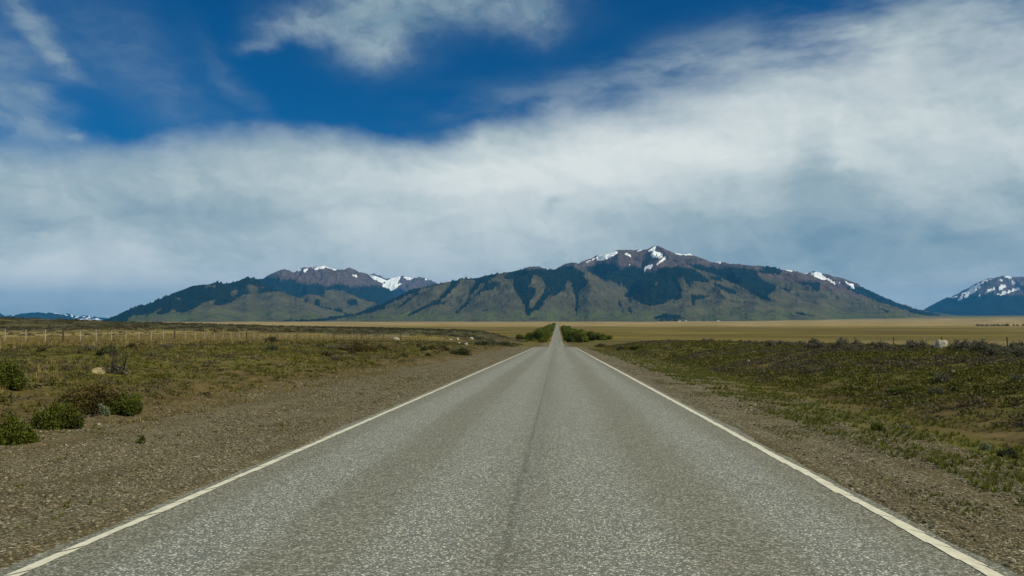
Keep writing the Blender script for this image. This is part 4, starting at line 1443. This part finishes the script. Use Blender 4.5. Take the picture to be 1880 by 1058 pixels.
def dark_tree(x, y, h, w, label, group=None):
    o = copy_tree(dark_proto) if usedp[0] else dark_proto
    usedp[0] = True
    place(o, x, y, on_land(x, y) - .3, rt.uniform(0, 6.28), (w / 10, w / 10, h / 8))
    tag(o, label, "tree", group)


for px in np.concatenate([np.linspace(1793, 1852, 15), [1862, 1869, 1878, 1884]]):
    x, y, z = ground_at(px + rt.uniform(-1, 1), 599.0)
    dark_tree(x, y, y * rt.uniform(3.2, 5.0) / F_PX, y * rt.uniform(4.5, 7) / F_PX, "dark tree in the line across the right plain", GP)
for px, py, w, h, lab in ((1288, 586, 6, 5, "lone dark tree on the grass right of the farm"), (1247, 586.4, 9, 3.4, "low dark tree beside the farm buildings"),
                          (1173, 586, 7, 3.6, "low dark tree left of the wood at the foot of the mountain"), (1186, 586, 6, 3, "small dark tree between the low tree and the wood")):
    y = 6500.0
    x = (px - 1023) / F_PX * y
    dark_tree(x, y, y * h / F_PX, y * w / F_PX, lab)
GW = "dark trees of the wood at the foot of the mountain"
for i in range(14):
    y = 6600.0 + rt.uniform(0, 250)
    px = 1205 + 42 * rt.rand()
    h = rt.uniform(4, 9) * (1.1 - abs(px - 1224) / 30)
    dark_tree((px - 1023) / F_PX * y, y, y * max(2.5, h) / F_PX, y * 8 / F_PX, "dark tree in the wood at the foot of the mountain", GW)
GH = "dark trees of the windbreak right of the farm"
for px in np.linspace(1352, 1376, 9):
    y = 6700.0
    dark_tree((px - 1023) / F_PX * y, y, y * 1.8 / F_PX, y * 4.5 / F_PX, "dark tree in the windbreak at the foot of the mountain", GH)

# farm
FW = noisy_mat("white_wall", (.55, .55, .52), (.75, .74, .70), .5)
FR = noisy_mat("tin_roof", (.50, .52, .53), (.72, .74, .75), .3, .5)
FD = noisy_mat("door_wood", (.05, .04, .03), (.09, .07, .05), 2)


def farm(px, L, H, label):
    y = 6420.0
    x = (px - 1023) / F_PX * y
    root = tag(empty("farm_building", (x, y, on_land(x, y) - .2)), label, "building", "white farm buildings below the mountain")
    w, d = L / 2, L * .28
    mb = MB()
    mb.add([(-w, -d, 0), (w, -d, 0), (w, d, 0), (-w, d, 0), (-w, -d, H), (w, -d, H), (w, d, H), (-w, d, H), (-w, 0, H * 1.5), (w, 0, H * 1.5)],
           [(0, 1, 5, 4), (2, 3, 7, 6), (1, 2, 6, 9, 5), (3, 0, 4, 8, 7)])
    link("wall", mb.data("wall", FW), root)
    mb = MB()
    e = .8
    for s in (-1, 1):
        mb.add([(-w - e, s * (d + e), H - .3), (w + e, s * (d + e), H - .3), (w + e, 0, H * 1.5 + .15), (-w - e, 0, H * 1.5 + .15),
                (-w - e, s * (d + e), H - .1), (w + e, s * (d + e), H - .1), (w + e, 0, H * 1.5 + .4), (-w - e, 0, H * 1.5 + .4)],
               [(0, 1, 2, 3), (4, 5, 6, 7), (0, 1, 5, 4), (2, 3, 7, 6), (1, 2, 6, 5), (0, 3, 7, 4)])
    link("roof", mb.data("roof", FR), root)
    mb = MB()
    mb.add([(-1.2, -d - .05, 0), (1.2, -d - .05, 0), (1.2, -d - .05, H * .75), (-1.2, -d - .05, H * .75), (-1.2, -d - .15, 0), (1.2, -d - .15, 0), (1.2, -d - .15, H * .75), (-1.2, -d - .15, H * .75)],
           [(4, 5, 6, 7), (0, 1, 5, 4), (1, 2, 6, 5), (2, 3, 7, 6), (3, 0, 4, 7)])
    link("door", mb.data("door", FD), root)


farm(1245, 22, 4.5, "long white farm building, left of the two beside the wood")
farm(1256, 14, 5.0, "short white farm building, right of the two beside the wood")
farm(1314, 16, 4.0, "lone white farm building between the lone tree and the windbreak")


# ------------------------------------------------------------------ haze
def build_haze():
    x0, x1, y0, y1, z0, z1 = -36000, 36000, -6500, 36500, -16, 1480
    mb = MB()
    mb.add([(x0, y0, z0), (x1, y0, z0), (x1, y1, z0), (x0, y1, z0), (x0, y0, z1), (x1, y0, z1), (x1, y1, z1), (x0, y1, z1)],
           [(3, 2, 1, 0), (4, 5, 6, 7), (0, 1, 5, 4), (1, 2, 6, 5), (2, 3, 7, 6), (3, 0, 4, 7)])
    m = bpy.data.materials.new("haze")
    m.use_nodes = True
    nt = m.node_tree
    nt.nodes.clear()
    v = nt.nodes.new('ShaderNodeVolumePrincipled')
    v.inputs['Color'].default_value = (.07, .38, .86, 1)
    v.inputs['Density'].default_value = 2.7e-5
    v.inputs['Anisotropy'].default_value = 0.0
    out = nt.nodes.new('ShaderNodeOutputMaterial')
    nt.links.new(v.outputs[0], out.inputs['Volume'])
    o = link("haze", mb.data("haze", m))
    tag(o, "thin blue air between the road and the mountains", "haze", kind='stuff')


build_haze()
